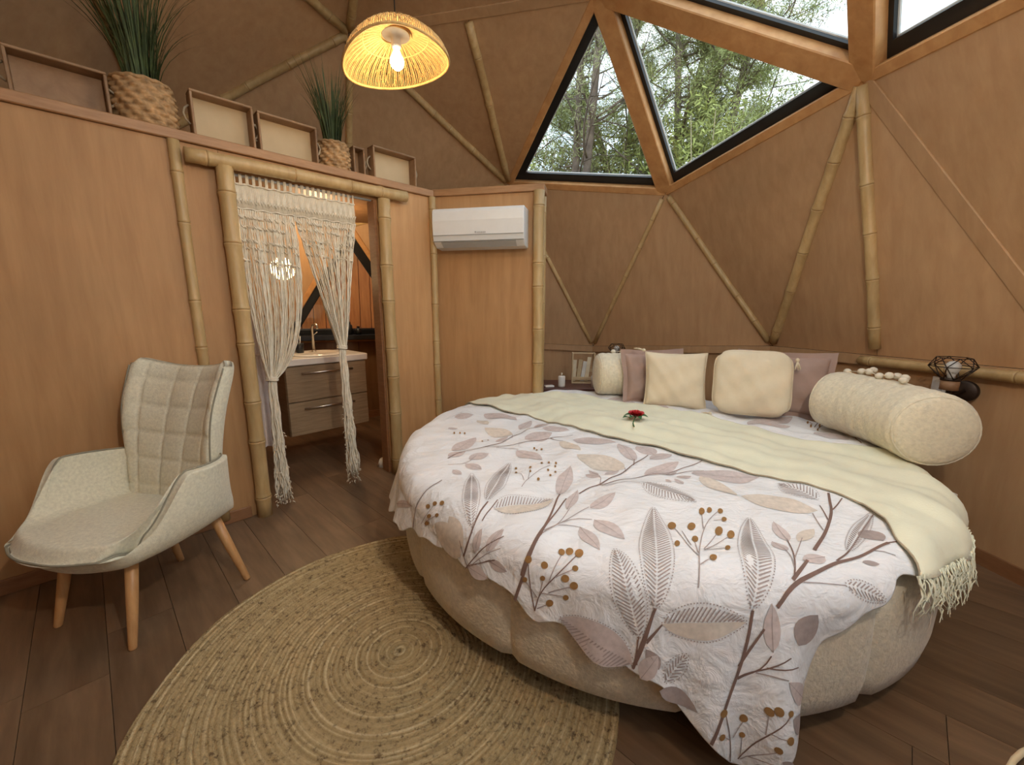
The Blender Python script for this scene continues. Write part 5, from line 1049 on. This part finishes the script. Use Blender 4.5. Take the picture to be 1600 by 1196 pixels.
# ------------------------------------------------------------------ outside
gr = MB(); gr.prism([(-30, -30), (34, -30), (34, 34), (-30, 34)], -.5, -.06); gr.build('ground', 'soil', kind='structure')
def blades(mb, C, D, w):
    """needle sprays: one slim triangle each"""
    C = np.array(C); D = np.array(D); n = len(C); sd = np.cross(D, rs.normal(size=(n, 3))); sd /= np.linalg.norm(sd, axis=1)[:, None] + 1e-9
    V = np.stack([C - sd * w, C + sd * w, C + D], 1).reshape(-1, 3)
    f = np.arange(3 * n).reshape(-1, 3); mb.v.append(V); mb.f += [tuple(q) for q in (f + mb.n).tolist()]; mb.m += [0] * n; mb.n += 3 * n
def pine(base, h, lean, label, nl, seed, mat='needle', top=.45, spread=1.6, dens=1.0, stems_=2):
    r2 = np.random.RandomState(seed); o = empty('pine_tree', base, label=label, cat='tree', group='trees outside the windows'); base = np.array(base, float)
    tips = []; m = MB()
    for s_ in range(stems_):
        a = r2.uniform(0, 6); d = np.array([lean[0] + .25 * s_ * math.cos(a), lean[1] + .12 * math.sin(a) * s_, 1.0])
        t = np.linspace(0, 1, 9); tr_ = base + d * (t * h)[:, None] + np.stack([.12 * np.sin(t * 5 + s_), .1 * np.sin(t * 4 + 2 * s_), 0 * t], 1)
        m.tube(tr_, .085 * (1 - .8 * t) + .012, 7)
        for k in range(nl):
            tt_ = r2.uniform(.28, .98); p = np.array([np.interp(tt_, t, tr_[:, i]) for i in range(3)]); a = r2.uniform(0, 2 * PI); L = spread * r2.uniform(.4, 1) * (1.25 - tt_); up_ = r2.uniform(.15, .9)
            u = np.linspace(0, 1, 6); br = p + np.stack([np.cos(a + .6 * u * math.sin(k)) * L * u, np.sin(a + .6 * u * math.sin(k)) * L * u, L * up_ * u ** 1.4], 1)
            m.tube(br, .028 * (1 - tt_ * .6) * (1 - .85 * u) + .004, 5)
            for q_ in range(7):
                uu = r2.uniform(.3, 1); p2 = np.array([np.interp(uu, u, br[:, i]) for i in range(3)]); dv = r2.normal(size=3) * .30 * L; dv[2] = abs(dv[2]) * .6; p3 = p2 + dv
                m.tube([p2, (p2 + p3) / 2 + [0, 0, -.02], p3], [.009, .007, .003], 3)
                if tt_ > top or uu > .7: tips.append((p2, p3))
    m.build('branches', 'bark', o, True)
    Cc, Dd = [], []
    for p2, p3 in tips:
        n = int(150 * dens); u = r2.uniform(.1, 1.1, n)[:, None]; c = p2 + (p3 - p2) * u + r2.normal(size=(n, 3)) * .075
        dd_ = r2.normal(size=(n, 3)); dd_[:, 2] += .5; dd_ /= np.linalg.norm(dd_, axis=1)[:, None]; Cc.append(c); Dd.append(dd_ * r2.uniform(.06, .13, n)[:, None])
    m = MB(); blades(m, np.concatenate(Cc), np.concatenate(Dd), .0055); m.build('needles', mat, o, kind='stuff')
pine((.9, 8.3, -.06), 10.5, (.05, 0), 'bare-stemmed pine seen through the left window', 32, 1, 'needle2', .66, 2.0, .5, 3)
pine((3.2, 8.6, -.06), 10.5, (-.02, .0), 'dense green pine filling the larger window', 60, 2, 'needle', .30, 2.4, 1.15, 3)
pine((2.3, 10.0, -.06), 11.0, (.05, 0), 'pine standing between the two window views', 30, 4, 'needle2', .45, 2.2, .6, 2)
pine((6.5, 7.6, -.06), 4.7, (.04, 0), 'smaller pine at the right edge of the larger window', 18, 7, 'needle2', .4, 1.3, .8, 1)
pine((5.2, 4.0, -.06), 6.5, (0, 0), 'pine outside the upper right windows', 12, 9, 'needle', .5, 1.5, .5, 1)
def bush(c, r, h, label, seed, mat, n=9000):
    r2 = np.random.RandomState(seed); o = empty('shrub', c, label=label, cat='shrub', group='shrubs outside the windows'); c = np.array(c, float)
    m = MB()
    for k in range(14):
        a = r2.uniform(0, 6.28); m.tube([c, c + [r * .4 * math.cos(a), r * .4 * math.sin(a), h * .5], c + [r * .75 * math.cos(a), r * .75 * math.sin(a), h * .92]], [.03, .02, .006], 5)
    m.build('stems', 'dry', o, True)
    v = r2.normal(size=(n, 3)); v /= np.linalg.norm(v, axis=1)[:, None]; rad_ = r2.uniform(.55, 1, n)[:, None] ** .5 * (1 + .18 * np.sin(v[:, :1] * 7 + v[:, 1:2] * 5))
    P_ = c + v * rad_ * [r, r, h * .5] + [0, 0, h * .52]; d_ = r2.normal(size=(n, 3)); d_ /= np.linalg.norm(d_, axis=1)[:, None]
    m = MB(); blades(m, P_, d_ * r2.uniform(.06, .14, n)[:, None], .018); m.build('leaves', mat, o, kind='stuff')
for i, (x_, y_, r, h, mt, lb) in enumerate([(.3, 9.6, 1.3, 4.9, 'shrub', 'green bush low in the left window, left side'), (2.5, 9.0, 1.1, 4.9, 'shrub', 'green bush low in the left window, right side'), (1.3, 9.9, 1.2, 4.7, 'dry', 'dry straw-coloured bush low in the left window'), (3.4, 7.6, 1.1, 4.6, 'shrub', 'bright green bush at the bottom of the larger window'), (4.9, 8.4, 1.2, 5.0, 'needle2', 'olive bush low in the larger window'), (6.0, 7.9, 1.1, 4.3, 'shrub', 'yellow green bush at the right of the larger window')]):
    bush((x_, y_, -.06), r, h, lb, 20 + i, mt)
